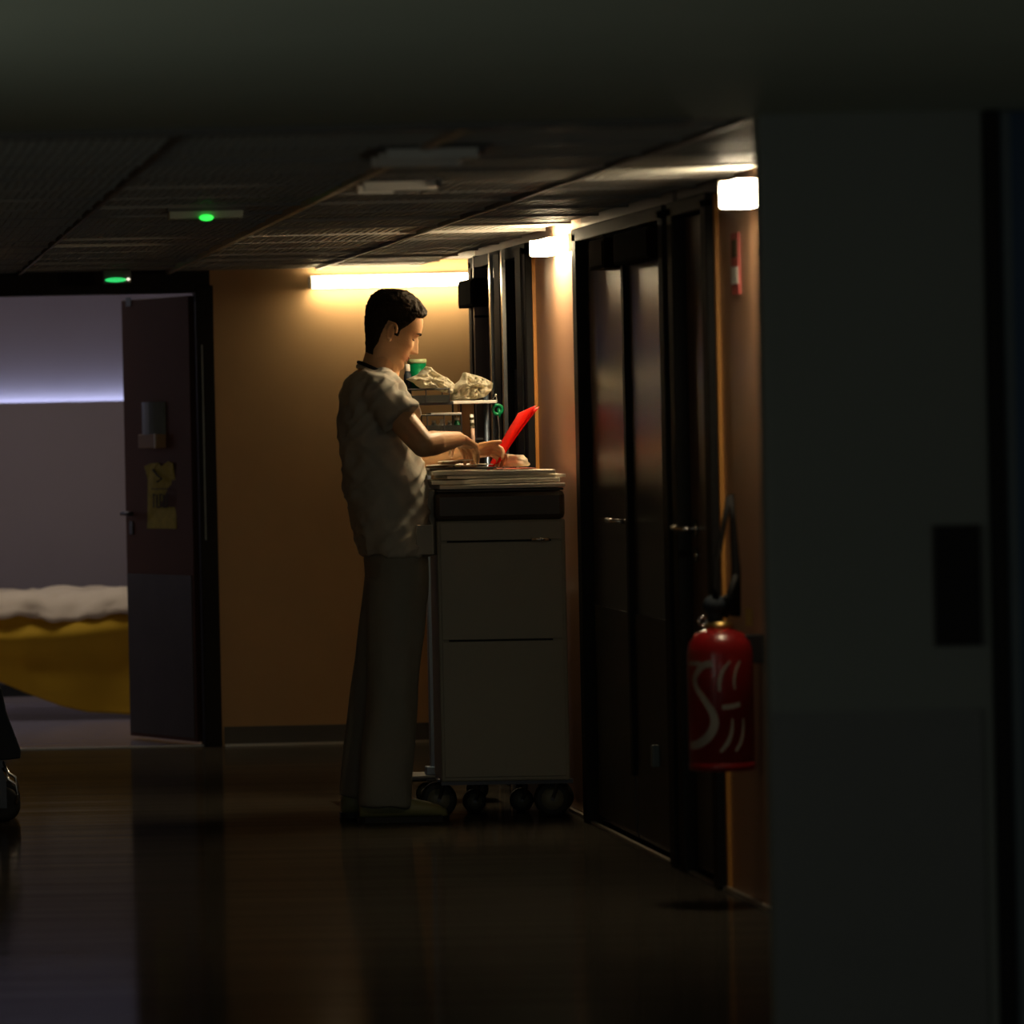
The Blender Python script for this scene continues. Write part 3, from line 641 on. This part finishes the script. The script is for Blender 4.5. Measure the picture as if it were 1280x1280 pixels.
# bags
def sheetlump(name, outline, D, depth, m, seed, label):
    # crumpled bag: polygon silhouette puffed with facets
    c = sum((Vector((p[0], p[1], 0)) for p in outline), Vector())/len(outline)
    bm = bmesh.new(); NR = 16; NS = 80
    per = []
    n_ = len(outline)
    for k in range(NS):
        t = k/NS*n_; i = int(t); f = t-i; a_ = Vector((*outline[i], 0)); b_ = Vector((*outline[(i+1) % n_], 0)); per.append(a_.lerp(b_, f))
    for sgn in (-1, 1):
        rings = []
        for j in range(NR+1):
            rr = math.sin(math.pi/2*j/NR); dp = math.cos(math.pi/2*j/NR)**.6*depth
            ring = []
            for k in range(NS):
                q = c.lerp(per[k], max(rr, .02)); pnt = at(q.x, q.y, D)
                nz = noise.noise(Vector((pnt.x*22, pnt.z*22, seed)))*.5+(.3-abs(noise.noise(Vector((pnt.x*34, pnt.z*42, seed+4))))*1.6)+(.15-abs(noise.noise(Vector((pnt.x*80, pnt.z*80, seed+9))))*.7)
                pnt.y += sgn*dp*(1+nz); 
                ring.append(bm.verts.new(pnt))
            rings.append(ring)
        for a_, b_ in zip(rings, rings[1:]):
            for k in range(NS): bm.faces.new((a_[k], a_[(k+1) % NS], b_[(k+1) % NS], b_[k]))
        bm.faces.new(rings[0])
    bmesh.ops.remove_doubles(bm, verts=bm.verts, dist=.0003); bmesh.ops.recalc_face_normals(bm, faces=bm.faces)
    return tag(obj(name, bm, m, None, True), label, 'bag')
sheetlump('plastic_bag', [(508, 474), (522, 468), (532, 458), (538, 459), (546, 466), (560, 473), (568, 481), (566, 492), (552, 490), (540, 486), (526, 486), (516, 478)], YS-.03, .07, M['bag'], 1.0, 'crumpled white plastic bag at the left in the upper tray')
sheetlump('plastic_bag', [(564, 484), (574, 476), (580, 465), (590, 468), (598, 470), (606, 473), (616, 479), (614, 488), (606, 496), (594, 499.5), (578, 500), (563, 500)], YS, .075, M['bag'], 6.0, 'crumpled white plastic bag at the right on the shelf board')
q = at(523, 471, YS+.05)
cup = thing('green_cup', 'green cup with pale rim behind the bag near the man\'s mouth', 'cup', (q.x, YS+.05, q.z))
zc0, zc1 = at(523, 488, YS).z, at(523, 452, YS).z
obj('cup_body', lathe(bmesh.new(), [(.022, zc0), (.030, zc0+.01), (.033, zc1-.006)], (q.x, YS+.09, 0), 24), M['green'], cup, True)
obj('rim', lathe(bmesh.new(), [(.034, zc1-.006), (.036, zc1), (.035, zc1+.010), (.028, zc1+.010)], (q.x, YS+.09, 0), 24), mat('pale_green_lid', (.45, .55, .30), .4, var=.1), cup, True)
q = at(510, 463, YS-.02)
bt = thing('dropper_bottle', 'dark little bottle with white cap standing in the upper tray', 'bottle', (q.x, YS-.02, zc0))
obj('bottle_body', lathe(bmesh.new(), [(.012, at(510, 500, YS).z), (.014, at(510, 496, YS).z), (.014, at(510, 470, YS).z), (.009, at(510, 464, YS).z)], (q.x, YS+.0, 0), 16), M['navy'], bt, True)
obj('cap', lathe(bmesh.new(), [(.010, at(510, 464, YS).z), (.010, at(510, 457, YS).z), (.006, at(510, 455, YS).z)], (q.x, YS+.0, 0), 16), M['white'], bt, True)
# green tag hanging from the shelf edge
q = at(622, 512, YS-.05)
tg = thing('green_tag', 'green key reel hanging on a cord from the end of the shelf', 'tag', at(620, 497, YS-.05))
bm = torus(bmesh.new(), q, .017, .006, 'Y', 18, 8); torus(bm, q+Vector((.006, .012, -.012)), .014, .006, 'X', 18, 8)
obj('loop', bm, M['green'], tg, True)
obj('cord', tube(bmesh.new(), [at(616, 499, YS-.05), at(620, 493, YS-.05), at(622, 503, YS-.05)], .002, 6), M['chrome'], tg)
obj('tail', tube(bmesh.new(), [at(622, 518, YS-.05), at(624, 535, YS-.05), at(624, 552, YS-.05)], [.003, .002, .0015], 6), M['chrome'], tg)
obj('clip', ell(bmesh.new(), at(620, 494, YS-.05), (.005, .005, .006)), M['chrome'], tg, True)

# ---------------------------------------------------------------- the man
PD = 18.22
def P(px, py, d=0): 
    v = at(px, py, PD); v.y = PD+d; return v
man = thing('person', 'man in pale grey short-sleeved uniform standing at the cart, head bowed, holding a red folder', 'person', (P(485, 1026).x, PD, 0))
TH = R(24); hc = P(490, 412)
HX = Vector((math.cos(TH), 0, -math.sin(TH))); HY = Vector((0, 1, 0)); HZ = Vector((math.sin(TH), 0, math.cos(TH)))
def hl(x, y, z): return hc+HX*x+HY*y+HZ*z
SL = [(-.125,.070,-.040,.018),(-.120,.083,-.044,.034),(-.112,.089,-.048,.045),(-.10,.089,-.053,.053),(-.087,.083,-.058,.058),(-.075,.089,-.064,.061),(-.06,.089,-.070,.064),(-.045,.088,-.077,.066),(-.03,.089,-.085,.069),
      (-.012,.089,-.092,.072),(.004,.090,-.098,.074),(.02,.097,-.103,.076),(.035,.098,-.106,.0775),(.05,.096,-.107,.078),(.07,.089,-.104,.0765),(.09,.073,-.092,.070),(.105,.052,-.074,.058),(.116,.028,-.050,.042),(.123,.006,-.026,.022),(.1255,-.006,-.014,.006)]
def prof(z):
    for a, b in zip(SL, SL[1:]):
        if a[0] <= z <= b[0]:
            t = (z-a[0])/(b[0]-a[0]); return [a[i]+(b[i]-a[i])*t for i in (1, 2, 3)]
    return SL[-1][1:]
def g(x, s): return math.exp(-(x/s)**2)
def headpt(z, th):
    f, b, wd = prof(z); cx = (f+b)/2*.4+.0*z; cx = min(max(cx, b+.01), f-.01) if f-b > .03 else (f+b)/2
    c, s = math.cos(th), math.sin(th); e = 2/2.35
    cc = math.copysign(abs(c)**e, c); ss = math.copysign(abs(s)**e, s)
    x = cx+(f-cx)*cc if c > 0 else cx+(cx-b)*cc
    y_ = (wd+(max(wd, .058)-wd)*min(1, max(0, -c*1.6)))*ss
    if c > 0:
        # jaw and cheeks narrow to the front
        k = c
        if -.0565 < z <= -.043: am = .031*(1-((-.043-z)/.0135)**1.6)
        elif -.043 < z < .012: am = .031-.023*((z+.043)/.055) if z < 0 else (.031-.023*.7818)*(1-z/.012)
        else: am = 0
        x += am*g(y_, .0095+.0045*max(0, min(1, (-z-.012)/.03)))
        for sy in (-1, 1):
            x -= .013*g(y_-sy*.030, .015)*g(z-.002, .0125)
            x += .006*g(y_-sy*.031, .011)*g(z+.003, .007)
            x += .004*g(y_-sy*.028, .020)*g(z-.022, .008)
            x += .006*g(y_-sy*.045, .018)*g(z+.03, .018)
            x += .007*g(y_-sy*.013, .006)*g(z+.048, .007)
        x += .0065*g(y_, .019)*g(z+.068, .0055)+.0055*g(y_, .017)*g(z+.080, .0055)-.004*g(y_, .022)*g(z+.074, .003)
        x -= .003*g(z+.092, .006)*g(y_, .02)
    return x, y_
def headmesh(bm, off=None, NZ=88, NT=96):
    rings = []
    for i in range(NZ+1):
        z = -.125+.2505*i/NZ; ring = []
        for k in range(NT):
            th = 2*math.pi*k/NT; x, y_ = headpt(z, th)
            if off:
                q = off(x, y_, z, th); v = Vector((x, y_, z*1.0)); n_ = Vector((x-.0, y_*1.3, max(z-.01, -.02)*.9)).normalized(); v += n_*q; ring.append(bm.verts.new(hl(*v)))
            else: ring.append(bm.verts.new(hl(x, y_, z)))
        rings.append(ring)
    for a, b in zip(rings, rings[1:]):
        for k in range(NT): bm.faces.new((a[k], a[(k+1) % NT], b[(k+1) % NT], b[k]))
    bm.faces.new(rings[0][::-1]); bm.faces.new(rings[-1])
    return bm
def hand(bm, wrist, fwd, n_, left, curls, spread=.02, thumb=None):
    fwd = fwd.normalized(); n_ = (n_-fwd*n_.dot(fwd)).normalized(); s = n_.cross(fwd)*(-1 if left else 1)
    offs = (.030, .0105, -.0095, -.028); lens = (.86, 1.0, .94, .76); kn = (.086, .090, .086, .078)
    for i in range(4):
        b0 = wrist+fwd*kn[i]+s*offs[i]
        capsule(bm, wrist+s*offs[i]*.55+fwd*.004, b0, .0150, .0108, 12, 4)
        d = fwd.copy(); p_ = b0
        for j, (ln, ra, rb) in enumerate(((.044, .0094, .0085), (.027, .0085, .0078), (.021, .0078, .0065))):
            ang_ = curls[i][j]; d = (Matrix.Rotation(-ang_, 3, n_.cross(fwd)) @ d) if False else d
            ax = fwd.cross(-n_).normalized(); d = (Matrix.Rotation(ang_, 3, ax) @ d).normalized()
            q = p_+d*ln*lens[i]; capsule(bm, p_, q, ra, rb, 12, 4); p_ = q
    capsule(bm, wrist+fwd*.02, wrist+fwd*.062-s*.012, .017, .016, 12, 4)
    t0 = wrist+fwd*.022+s*.018; td = thumb.normalized() if thumb else (fwd*.7+s*.7-n_*.25).normalized()
    t1 = t0+td*.040; t2 = t1+(td*.8+fwd*.35-n_*.1).normalized()*.034; t3 = t2+(td*.55+fwd*.6-n_*.15).normalized()*.025
    capsule(bm, t0, t1, .0150, .0115, 12, 4); capsule(bm, t1, t2, .0110, .0095, 12, 4); capsule(bm, t2, t3, .0095, .0075, 12, 4)
    return t3
bb = bmesh.new()
headmesh(bb)
# ears
for sy in (-1, 1):
    ec = (-.006, sy*.077, -.012)
    rot = Matrix((HX, HY, HZ)).transposed()
    tilt = rot @ Matrix.Rotation(sy*R(18), 3, 'Z') @ Matrix.Rotation(R(-8), 3, 'Y')
    ell(bb, hl(ec[0], ec[1], ec[2]), (.013, .005, .024), tilt)
    n = 20; prev = None
    ptsE = []
    for k in range(n+1):
        a = R(-70)+R(290)*k/n
        ptsE.append(hl(ec[0], ec[1]+sy*.009, ec[2])+tilt @ Vector((.0165*math.cos(a+math.pi)*-1 if False else -.0165*math.cos(a-R(35)), sy*.001, .030*math.sin(a-R(35)))))
    tube(bb, ptsE, .0050, 8)
    ell(bb, hl(ec[0]+.004, ec[1]+sy*.002, ec[2]-.027), (.008, .006, .010), tilt)
# neck
tubepts = [(P(483, 424), .050), (P(479, 445), .053), (P(472, 462), .060), (P(466, 480), .070)]
tube(bb, [a for a, b in tubepts], [b for a, b in tubepts], 24)
capsule(bb, P(488, 432), P(481, 474), .045, .048)
capsule(bb, P(478, 412), P(468, 462), .036, .048)
# torso (inside the tunic), pelvis, legs
TR = [(470,450,488,.09),(478,440,498,.16),(495,434,505,.185),(530,433,510,.18),(570,436,512,.155),(610,441,516,.15),(650,456,512,.13),(690,466,508,.13),(720,470,505,.12)]
def torso(bm, rows, grow=0, n=40, e=2.5, hemcap=True):
    rings = []
    for (py, b, f, hw) in rows:
        a_, c_ = P(b, py), P(f, py); cx, rx = (a_.x+c_.x)/2, (c_.x-a_.x)/2+grow
        ring = []
        for k in range(n):
            t = 2*math.pi*k/n; c, s = math.cos(t), math.sin(t)
            ring.append(bm.verts.new((cx+rx*math.copysign(abs(c)**(2/e), c), PD+(hw+grow)*math.copysign(abs(s)**(2/e), s), a_.z)))
        rings.append(ring)
    for a, b in zip(rings, rings[1:]):
        for k in range(n): bm.faces.new((a[k], b[k], b[(k+1) % n], a[(k+1) % n]))
    bm.faces.new(rings[0]); bm.faces.new(rings[-1][::-1]); return bm
torso(bb, TR)
NHIP, NKN, NAN = P(490, 715, -.09), P(484, 850, -.10), P(474, 992, -.10)
FHIP, FKN, FAN = P(488, 715, .09), P(476, 850, .11), P(457, 990, .13)
for a, b, c in ((NHIP, NKN, NAN), (FHIP, FKN, FAN)):
    capsule(bb, a, b, .070, .052); capsule(bb, b, b.lerp(c, .3), .052, .055); capsule(bb, b.lerp(c, .3), c, .055, .036)
    capsule(bb, c, c+Vector((.13, 0, -.05)), .036, .030)
# arms
NS, NE, NW = P(470, 496, -.185), P(517, 556, -.30), P(566, 549, -.14)
FS, FE, FW = P(460, 496, .175), P(523, 580, .20), P(584, 566, .03)
for s_, e_, w_ in ((NS, NE, NW), (FS, FE, FW)):
    capsule(bb, s_, e_, .056, .043, 20); capsule(bb, e_, e_.lerp(w_, .3), .043, .044, 20); capsule(bb, e_.lerp(w_, .3), w_, .043, .027, 20)
cu = [(.35, .45, .3), (.25, .4, .3), (.35, .5, .35), (.5, .6, .4)]
tip = hand(bb, NW+(NW-NE).normalized()*.012, Vector((.42, .80, -.30)), Vector((.15, .30, .90)), False, cu, thumb=Vector((-.25, .70, -.45)))
cu2 = [(.65, .75, .5), (.7, .8, .5), (.75, .85, .5), (.8, .9, .5)]
hand(bb, FW+(FW-FE).normalized()*.008, Vector((1, -.10, .12)), Vector((-.10, .55, .8)), True, cu2, thumb=Vector((.78, -.42, .30)))
body = remeshed('body', bb, M['skin'], man, .0030, 3)
# hair
def hairoff(x, y_, z, th):
    ax = abs(th if th < math.pi else 2*math.pi-th)       # 0 front .. pi back
    # hairline height as function of the angle
    if ax < R(55): hlz = .080-.012*(ax/R(55))
    elif ax < R(78): hlz = .068-.062*((ax-R(55))/R(23))
    elif ax < R(92): hlz = -.020
    elif ax < R(103): hlz = .020
    elif ax < R(116): hlz = .020-.085*((ax-R(103))/R(13))
    elif ax < R(130): hlz = -.065-.03*((ax-R(116))/R(14))
    else: hlz = -.112
    m_ = max(0, min(1, (z-hlz)/.010+.5))
    th_ = .0065 + .010*max(0, min(1, (z-.02)/.08)) + (.005*g(ax, R(40))*max(0, min(1, (z-.065)/.02)))
    if z < .0: th_ = .005+.002*max(0, (z+.06)/.06)
    nz = .0045*noise.noise(Vector((x*60, y_*60, z*60)))+.004*noise.noise(Vector((x*140, y_*140, z*140)))
    return m_*(th_+nz*min(1, max(.3, (z+.04)/.08)))-(1-m_)*.012
hm = headmesh(bmesh.new(), hairoff, 110, 140)
obj('hair', hm, M['hair'], man, True)
# forelock tufts
bm = bmesh.new()
for k in range(46):
    yy_ = random.uniform(-.05, .05); zz_ = random.uniform(.082, .112); x_, _ = headpt(zz_, 0)
    p0 = hl(x_-.014-abs(yy_)*.25, yy_, zz_+.004); d = HX*random.uniform(.5, 1)+HZ*random.uniform(.1, .8)+HY*random.uniform(-.4, .4)
    tube(bm, [p0, p0+d*.009, p0+d*.014+HX*.003-HZ*.001], [.0065, .0055, .0012], 6)
ff = obj('fringe', bm, M['hair'], man, True); ff['kind'] = 'stuff'
for sy in (-1, 1):
    pe = []; bm = bmesh.new()
    for k in range(7):
        yy_ = sy*(.012+.036*k/6); zz_ = .0165+.006*math.sin(math.pi*k/6)
        th_ = math.asin(max(-1, min(1, (abs(yy_)/prof(zz_)[2])**(2.35/2)))); x_, _ = headpt(zz_, th_); pe.append(hl(x_+.0008, yy_, zz_))
    tube(bm, pe, [.002, .0034, .0036, .0034, .003, .0024, .001], 6); obj('eyebrow', bm, M['hair'], man, True)
for sy in (-1, 1):
    pe = []; bm = bmesh.new()
    for k in range(7):
        yy_ = sy*(.019+.024*k/6); zz_ = -.006-.002*math.sin(math.pi*k/6)
        th_ = math.asin(max(-1, min(1, (abs(yy_)/prof(zz_)[2])**(2.35/2)))); x_, _ = headpt(zz_, th_); pe.append(hl(x_+.0005, yy_, zz_))
    tube(bm, pe, .0016, 6); obj('eyelash', bm, M['hair'], man, True)
bm = bmesh.new()
for zz_, rr in ((-.0685, .0036), (-.0795, .0042)):
    tube(bm, [hl(headpt(zz_, math.asin(abs(yy_)/.07))[0]-.0015, yy_, zz_) for yy_ in (-.02, -.012, -.005, .005, .012, .02)], [.0015, rr, rr, rr, rr, .0015], 8)
obj('lips', bm, M['lips'], man, True)
# tunic
tb = bmesh.new()
TT = [(463,449,486,.085),(468,441,494,.135),(478,431,503,.190),(495,426.5,510,.212),(530,425,517,.205),(570,427,524,.190),(610,431,533,.182),(650,442,535,.190),(680,449,536,.208),(694,451,537,.212)]
torso(tb, TT, 0, 56, 2.4)
SE = NS.lerp(NE, .50); SF = FS.lerp(FE, .50)
tube(tb, [NS+Vector((-.01, .06, .012)), NS+Vector((0, 0, .004)), NS.lerp(NE, .25), SE], [.070, .070, .069, .074], 28)
tube(tb, [FS+Vector((-.01, -.06, .012)), FS+Vector((0, 0, .004)), FS.lerp(FE, .25), SF], [.070, .072, .070, .072], 28)
def fold(p, n_):
    q = noise.noise(Vector((p.x*7-p.z*5, p.y*5, p.z*3.0)))*.009
    r_ = noise.noise(Vector((p.x*22+p.z*18, p.y*14, p.z*6)))*.008
    s_ = (1-abs(noise.noise(Vector((p.x*16-p.z*18, p.y*11, p.z*2+4))))*2.6)*.008
    return q+r_+s_
remeshed('tunic', tb, M['tunic'], man, .0045, 3, fold)
# neckline lanyard
ln = []
for k in range(25):
    a = 2*math.pi*k/24; cxx, czz = P(472, 468).x, P(472, 468).z
    ln.append(Vector((cxx+.066*math.cos(a), PD+.072*math.sin(a), czz-.034*math.cos(a)+.010)))
obj('lanyard', tube(bmesh.new(), ln, .0065, 8, False), M['lanyard'], man, True)
tb = bmesh.new(); tube(tb, [p+Vector((0, 0, -.014))+ (p-Vector((P(472, 468).x, PD, p.z)))*.04 for p in ln], .0075, 8, False)
obj('collar', tb, M['tunic'], man, True)
obj('tunic_pocket', B(P(512, 660).x, P(533, 660).x, PD-.202, PD-.196, P(512, 692).z, P(512, 655).z), M['tunic'], man, bevel=.003)
# trousers
tb = bmesh.new()
torso(tb, [(672,455,528,.188),(700,455,534,.202),(725,456,535,.204),(750,457,533,.200),(775, 459, 528, .190)], 0, 48, 2.3)
tube(tb, [P(493, 725, -.092), P(491, 790, -.10), P(487, 850, -.105), P(483, 910, -.105), P(479, 960, -.105), P(477, 1004, -.105)], [.104, .100, .090, .087, .089, .092], 32)
tube(tb, [P(495, 690, .08), P(490, 725, .09), P(481, 790, .10), P(472, 850, .115), P(465, 910, .13), P(460, 960, .135), P(458, 998, .135)], [.070, .090, .090, .082, .078, .078, .080], 32)
def fold2(p, n_):
    return noise.noise(Vector((p.x*9, p.y*9, p.z*2.2)))*.012+noise.noise(Vector((p.x*18, p.y*16, p.z*5+p.x*6)))*.006
remeshed('trousers', tb, M['pants'], man, .006, 5, fold2)
# clogs
for (px, py, d, nm) in ((476, 1026, -.105, 'shoe'), (462, 1016, .135, 'shoe')):
    c = P(px, py, d); c.z = 0; bm = bmesh.new(); rings = []
    for (dx, hw, h) in ((-.085, .026, .05), (-.075, .034, .075), (-.03, .038, .085), (.03, .038, .082), (.09, .043, .068), (.15, .048, .055), (.19, .043, .042), (.215, .028, .030), (.222, .012, .02)):
        ring = []
        for k in range(18):
            a = 2*math.pi*k/18; cz, sy = math.cos(a), math.sin(a)
            ring.append(bm.verts.new((c.x+dx, c.y+hw*math.copysign(abs(sy)**.8, sy), .016+h/2-.0+h/2*math.copysign(abs(cz)**.75, cz))))
        rings.append(ring)
    for a, b in zip(rings, rings[1:]):
        for k in range(18): bm.faces.new((a[k], b[k], b[(k+1) % 18], a[(k+1) % 18]))
    bm.faces.new(rings[0]); bm.faces.new(rings[-1][::-1]); bmesh.ops.recalc_face_normals(bm, faces=bm.faces)
    s_ = obj('shoe', bm, M['shoe'], man, True)
    bm = bmesh.new(); ol = [(-.09, .024), (-.07, .037), (.05, .042), (.15, .052), (.20, .046), (.226, .02)]
    top = [(x_, w_) for x_, w_ in ol]+[(x_, -w_) for x_, w_ in reversed(ol)]
    lo = [bm.verts.new((c.x+x_, c.y+w_, 0)) for x_, w_ in top]; hi = [bm.verts.new((c.x+x_, c.y+w_, .02)) for x_, w_ in top]
    bm.faces.new(lo[::-1]); bm.faces.new(hi)
    for k in range(len(lo)): bm.faces.new((lo[k], lo[(k+1) % len(lo)], hi[(k+1) % len(lo)], hi[k]))
    obj('sole', bm, M['rubber'], s_)
# pen in the near hand
pn_ = thing('pen', 'white pen held between the fingers of the man\'s near hand', 'pen', tip)
pa, pb_ = P(585, 549, -.06), P(572, 558, -.085)
obj('barrel', tube(bmesh.new(), [pa, pa.lerp(pb_, .8)], .005, 10), M['white'], pn_, True)
obj('nib', tube(bmesh.new(), [pa.lerp(pb_, .8), pb_], [.005, .001], 10), M['ink'], pn_, True)
# red folder in the far hand
fa_, fb_ = P(668, 513, .10), P(619, 583, .04)
ax = (fa_-fb_).normalized(); wd_ = (Vector((-.01, .99, .03))); wd_ = (wd_-ax*wd_.dot(ax)).normalized(); nn = ax.cross(wd_).normalized()
fo = thing('red_folder', 'bright red folder held up at an angle in the man\'s far hand', 'folder', fb_)
for k, (o_, tl, wl) in enumerate(((0, 0, .20), (.010, .0, .185))):
    bm = bmesh.new(); rows_ = []
    for i in range(13):
        t = i/12; ctr = fb_.lerp(fa_, t)+nn*(o_*(t*.9+.1)+.004*math.sin(math.pi*t)); 
        wdir = (wd_+nn*(.10*(t-.4))).normalized()
        rows_.append([bm.verts.new(ctr-wdir*wl*.45+nn*s__) for s__ in (-.0012, .0012)]+[bm.verts.new(ctr+wdir*wl*.55+nn*s__) for s__ in (.0012, -.0012)])
    for a, b in zip(rows_, rows_[1:]):
        for q_ in range(4): bm.faces.new((a[q_], a[(q_+1) % 4], b[(q_+1) % 4], b[q_]))
    bm.faces.new(rows_[0]); bm.faces.new(rows_[-1][::-1]); bmesh.ops.recalc_face_normals(bm, faces=bm.faces)
    obj('cover', bm, M['red'], fo, True)

# ---------------------------------------------------------------- fire extinguisher
xe, rE = W-.118, .088
ye = D_on(901, 870, xe)
ze0, ze1 = at(901, 957, ye).z, at(901, 785, ye).z
k_ = at(942, 870, ye).x-xe; rE = min(.092, k_)
ex = thing('fire_extinguisher', 'red fire extinguisher with white curved marks hanging on the wall by the pillar', 'extinguisher', (xe, ye, ze0))
hE = ze1-ze0
obj('cylinder', lathe(bmesh.new(), [(rE*.9, 0), (rE, .012), (rE, hE-.07), (rE*.93, hE-.04), (rE*.72, hE-.015), (rE*.35, hE)], (xe, ye, ze0), 40), M['extred'], ex, True)
obj('base_ring', lathe(bmesh.new(), [(rE*.96, -.012), (rE*1.01, -.008), (rE*1.01, .01), (rE*.96, .012)], (xe, ye, ze0), 40), M['extred'], ex, True)
obj('neck_ring', lathe(bmesh.new(), [(rE*.42, -.004), (rE*.42, .012), (rE*.25, .02)], (xe, ye, ze1), 24), M['brass'], ex, True)
obj('valve', ell(lathe(bmesh.new(), [(.020, 0), (.022, .03), (.018, .06)], (xe-.01, ye, ze1+.01), 20), (xe-.012, ye, ze1+.065), (.034, .03, .030)), M['navy'], ex, True)
obj('lever', tube(tube(bmesh.new(), [(xe-.03, ye-.01, ze1+.05), (xe+.05, ye-.01, ze1+.11)], .008), [(xe+.01, ye-.01, ze1+.03), (xe+.05, ye-.01, ze1+.15)], [.014, .010]), M['black'], ex, True)
obj('pin_ring', torus(bmesh.new(), (xe-.048, ye-.01, ze1+.02), .012, .003, 'Y'), M['chrome'], ex, True)
hs = [at(896, 748, ye-.02), at(893, 735, ye-.02), at(897, 700, ye-.0), at(904, 660, ye+.0), at(911, 622, ye+.0), at(914, 618, ye+.0), at(916, 650, ye), at(920, 712, ye), at(919, 770, ye-.02)]
obj('hose', tube(bmesh.new(), hs, [.008]*6+[.009, .013, .016], 12), M['black'], ex, True)
obj('bracket', B(xe+rE*.6, W, ye-.03, ye+.03, ze1-.10, ze1-.02), M['darksteel'], ex, bevel=.003)
q = at(934, 771, ye); obj('tamper_tag', B(q.x-.010, q.x+.010, ye-.03, ye-.026, q.z-.025, q.z+.025), M['brass'], ex)
def onE(px, py):                              # pixel -> point on the cylinder + normal
    v = at(px, py, ye-rE*.9); dx = (v.x-xe)/rE; dx = max(-.97, min(.97, dx)); n_ = Vector((dx, -math.sqrt(1-dx*dx), 0)); return (Vector((xe, ye, v.z))+n_*rE*1.0, n_)
def mark(pxs, wds):
    bm = bmesh.new(); pp = []; ww = []
    m__ = len(pxs)-1
    for i in range(m__*5+1):
        t = i/5; j = min(int(t), m__-1); f = t-j; p0, p1 = pxs[max(j-1, 0)], pxs[j]; p2, p3 = pxs[j+1], pxs[min(j+2, m__)]
        cr = [.5*(2*p1[a]+(p2[a]-p0[a])*f+(2*p0[a]-5*p1[a]+4*p2[a]-p3[a])*f*f+(-p0[a]+3*p1[a]-3*p2[a]+p3[a])*f**3) for a in (0, 1)]
        pp.append(onE(*cr)); ww.append(1.6*(wds[j]+(wds[j+1]-wds[j])*f))
    strip_on(bm, pp, ww, 0, .0012); obj('white_mark', bm, M['extwhite'], ex)
mark([(890, 829), (879, 833), (872, 846), (873, 860), (882, 876), (891, 892), (893, 905), (888, 918), (878, 929), (865, 936)], [.012, .012, .011, .010, .011, .013, .015, .016, .016, .014])
mark([(864, 830), (877, 830)], [.007, .009])
mark([(912, 826), (903, 838), (899, 850), (899, 864)], [.004, .006, .007, .004])
mark([(925, 826), (920, 836), (917, 850), (918, 862)], [.003, .005, .005, .003])
mark([(902, 884), (913, 883), (925, 880)], [.009, .009, .008])
mark([(915, 898), (914, 914), (909, 928), (900, 940)], [.003, .006, .008, .005])
mark([(929, 898), (929, 914), (926, 928), (919, 939)], [.003, .005, .006, .004])
# sign on the wall above the extinguisher
ys = D_on(921, 330, W)
sg = thing('safety_sign', 'narrow red and white safety notice on the wall under the nearest lamp', 'sign', (W, ys, 1.6))
z0_, z1_ = at(921, 368, ys).z, at(921, 291, ys).z
obj('board', B(W-.006, W, ys-.06, ys+.06, z0_, z1_), mat('red_sign_print', (.45, .07, .06), .5, var=.1), sg)
obj('text_panel', B(W-.008, W-.006, ys-.05, ys+.05, z0_+.03, z0_+(z1_-z0_)*.45), M['white'], sg)
obj('symbol_panel', B(W-.008, W-.006, ys-.04, ys+.04, z0_+(z1_-z0_)*.6, z1_-.02), M['ink'], sg)

# ---------------------------------------------------------------- cart cropped by the left edge
ql = at(8, 1000, 18.45)
lc = thing('linen_cart', 'dark covered trolley with a chrome caster at the left edge', 'trolley', (ql.x-.25, 18.6, 0))
xr = at(7, 700, 18.45).x
bm = bmesh.new()
zt_, zb_ = at(4, 860, 18.45).z, at(15, 950, 18.45).z
prf = [(at(-260, 860, 18.45).x, zt_), (at(2, 860, 18.45).x, zt_), (at(8, 890, 18.45).x, at(8, 890, 18.45).z), (at(26, 935, 18.45).x, at(26, 938, 18.45).z), (at(26, 948, 18.45).x, at(26, 948, 18.45).z), (at(8, 956, 18.45).x, zb_), (at(-260, 956, 18.45).x, zb_)]
v0 = [bm.verts.new((x, 18.45, z)) for x, z in prf]; v1 = [bm.verts.new((x, 18.95, z)) for x, z in prf]
bm.faces.new(v0); bm.faces.new(v1[::-1])
for k in range(len(v0)): bm.faces.new((v0[k], v1[k], v1[(k+1) % len(v0)], v0[(k+1) % len(v0)]))
bmesh.ops.recalc_face_normals(bm, faces=bm.faces)
obj('cover', bm, M['navy'], lc, bevel=.006)
obj('base_frame', B(at(-250, 956, 18.45).x, at(4, 956, 18.45).x, 18.5, 18.9, zb_-.03, zb_), M['darksteel'], lc)
for px in (4, -230):
    for D in (18.50, 18.88):
        x = at(px, 1000, D).x; r = .062
        c = obj('caster', lathe(bmesh.new(), [(r*.55, -.015), (r*.85, -.017), (r, -.010), (r, .010), (r*.85, .017), (r*.55, .015)], (x-.0, D, r), 26, 'Y'), M['rubber'], lc, True)
        obj('wheel_guard', tube(bmesh.new(), [(x-.0, D-.02, zb_-.03), (x+.02, D-.022, .15), (x+.045, D-.022, .135), (x+.052, D-.022, .10), (x+.045, D-.022, .065)], .006, 8), M['chrome'], c, True)
        obj('fork', B(x-.012, x+.012, D-.024, D-.018, r*.8, zb_-.03), M['darksteel'], c)
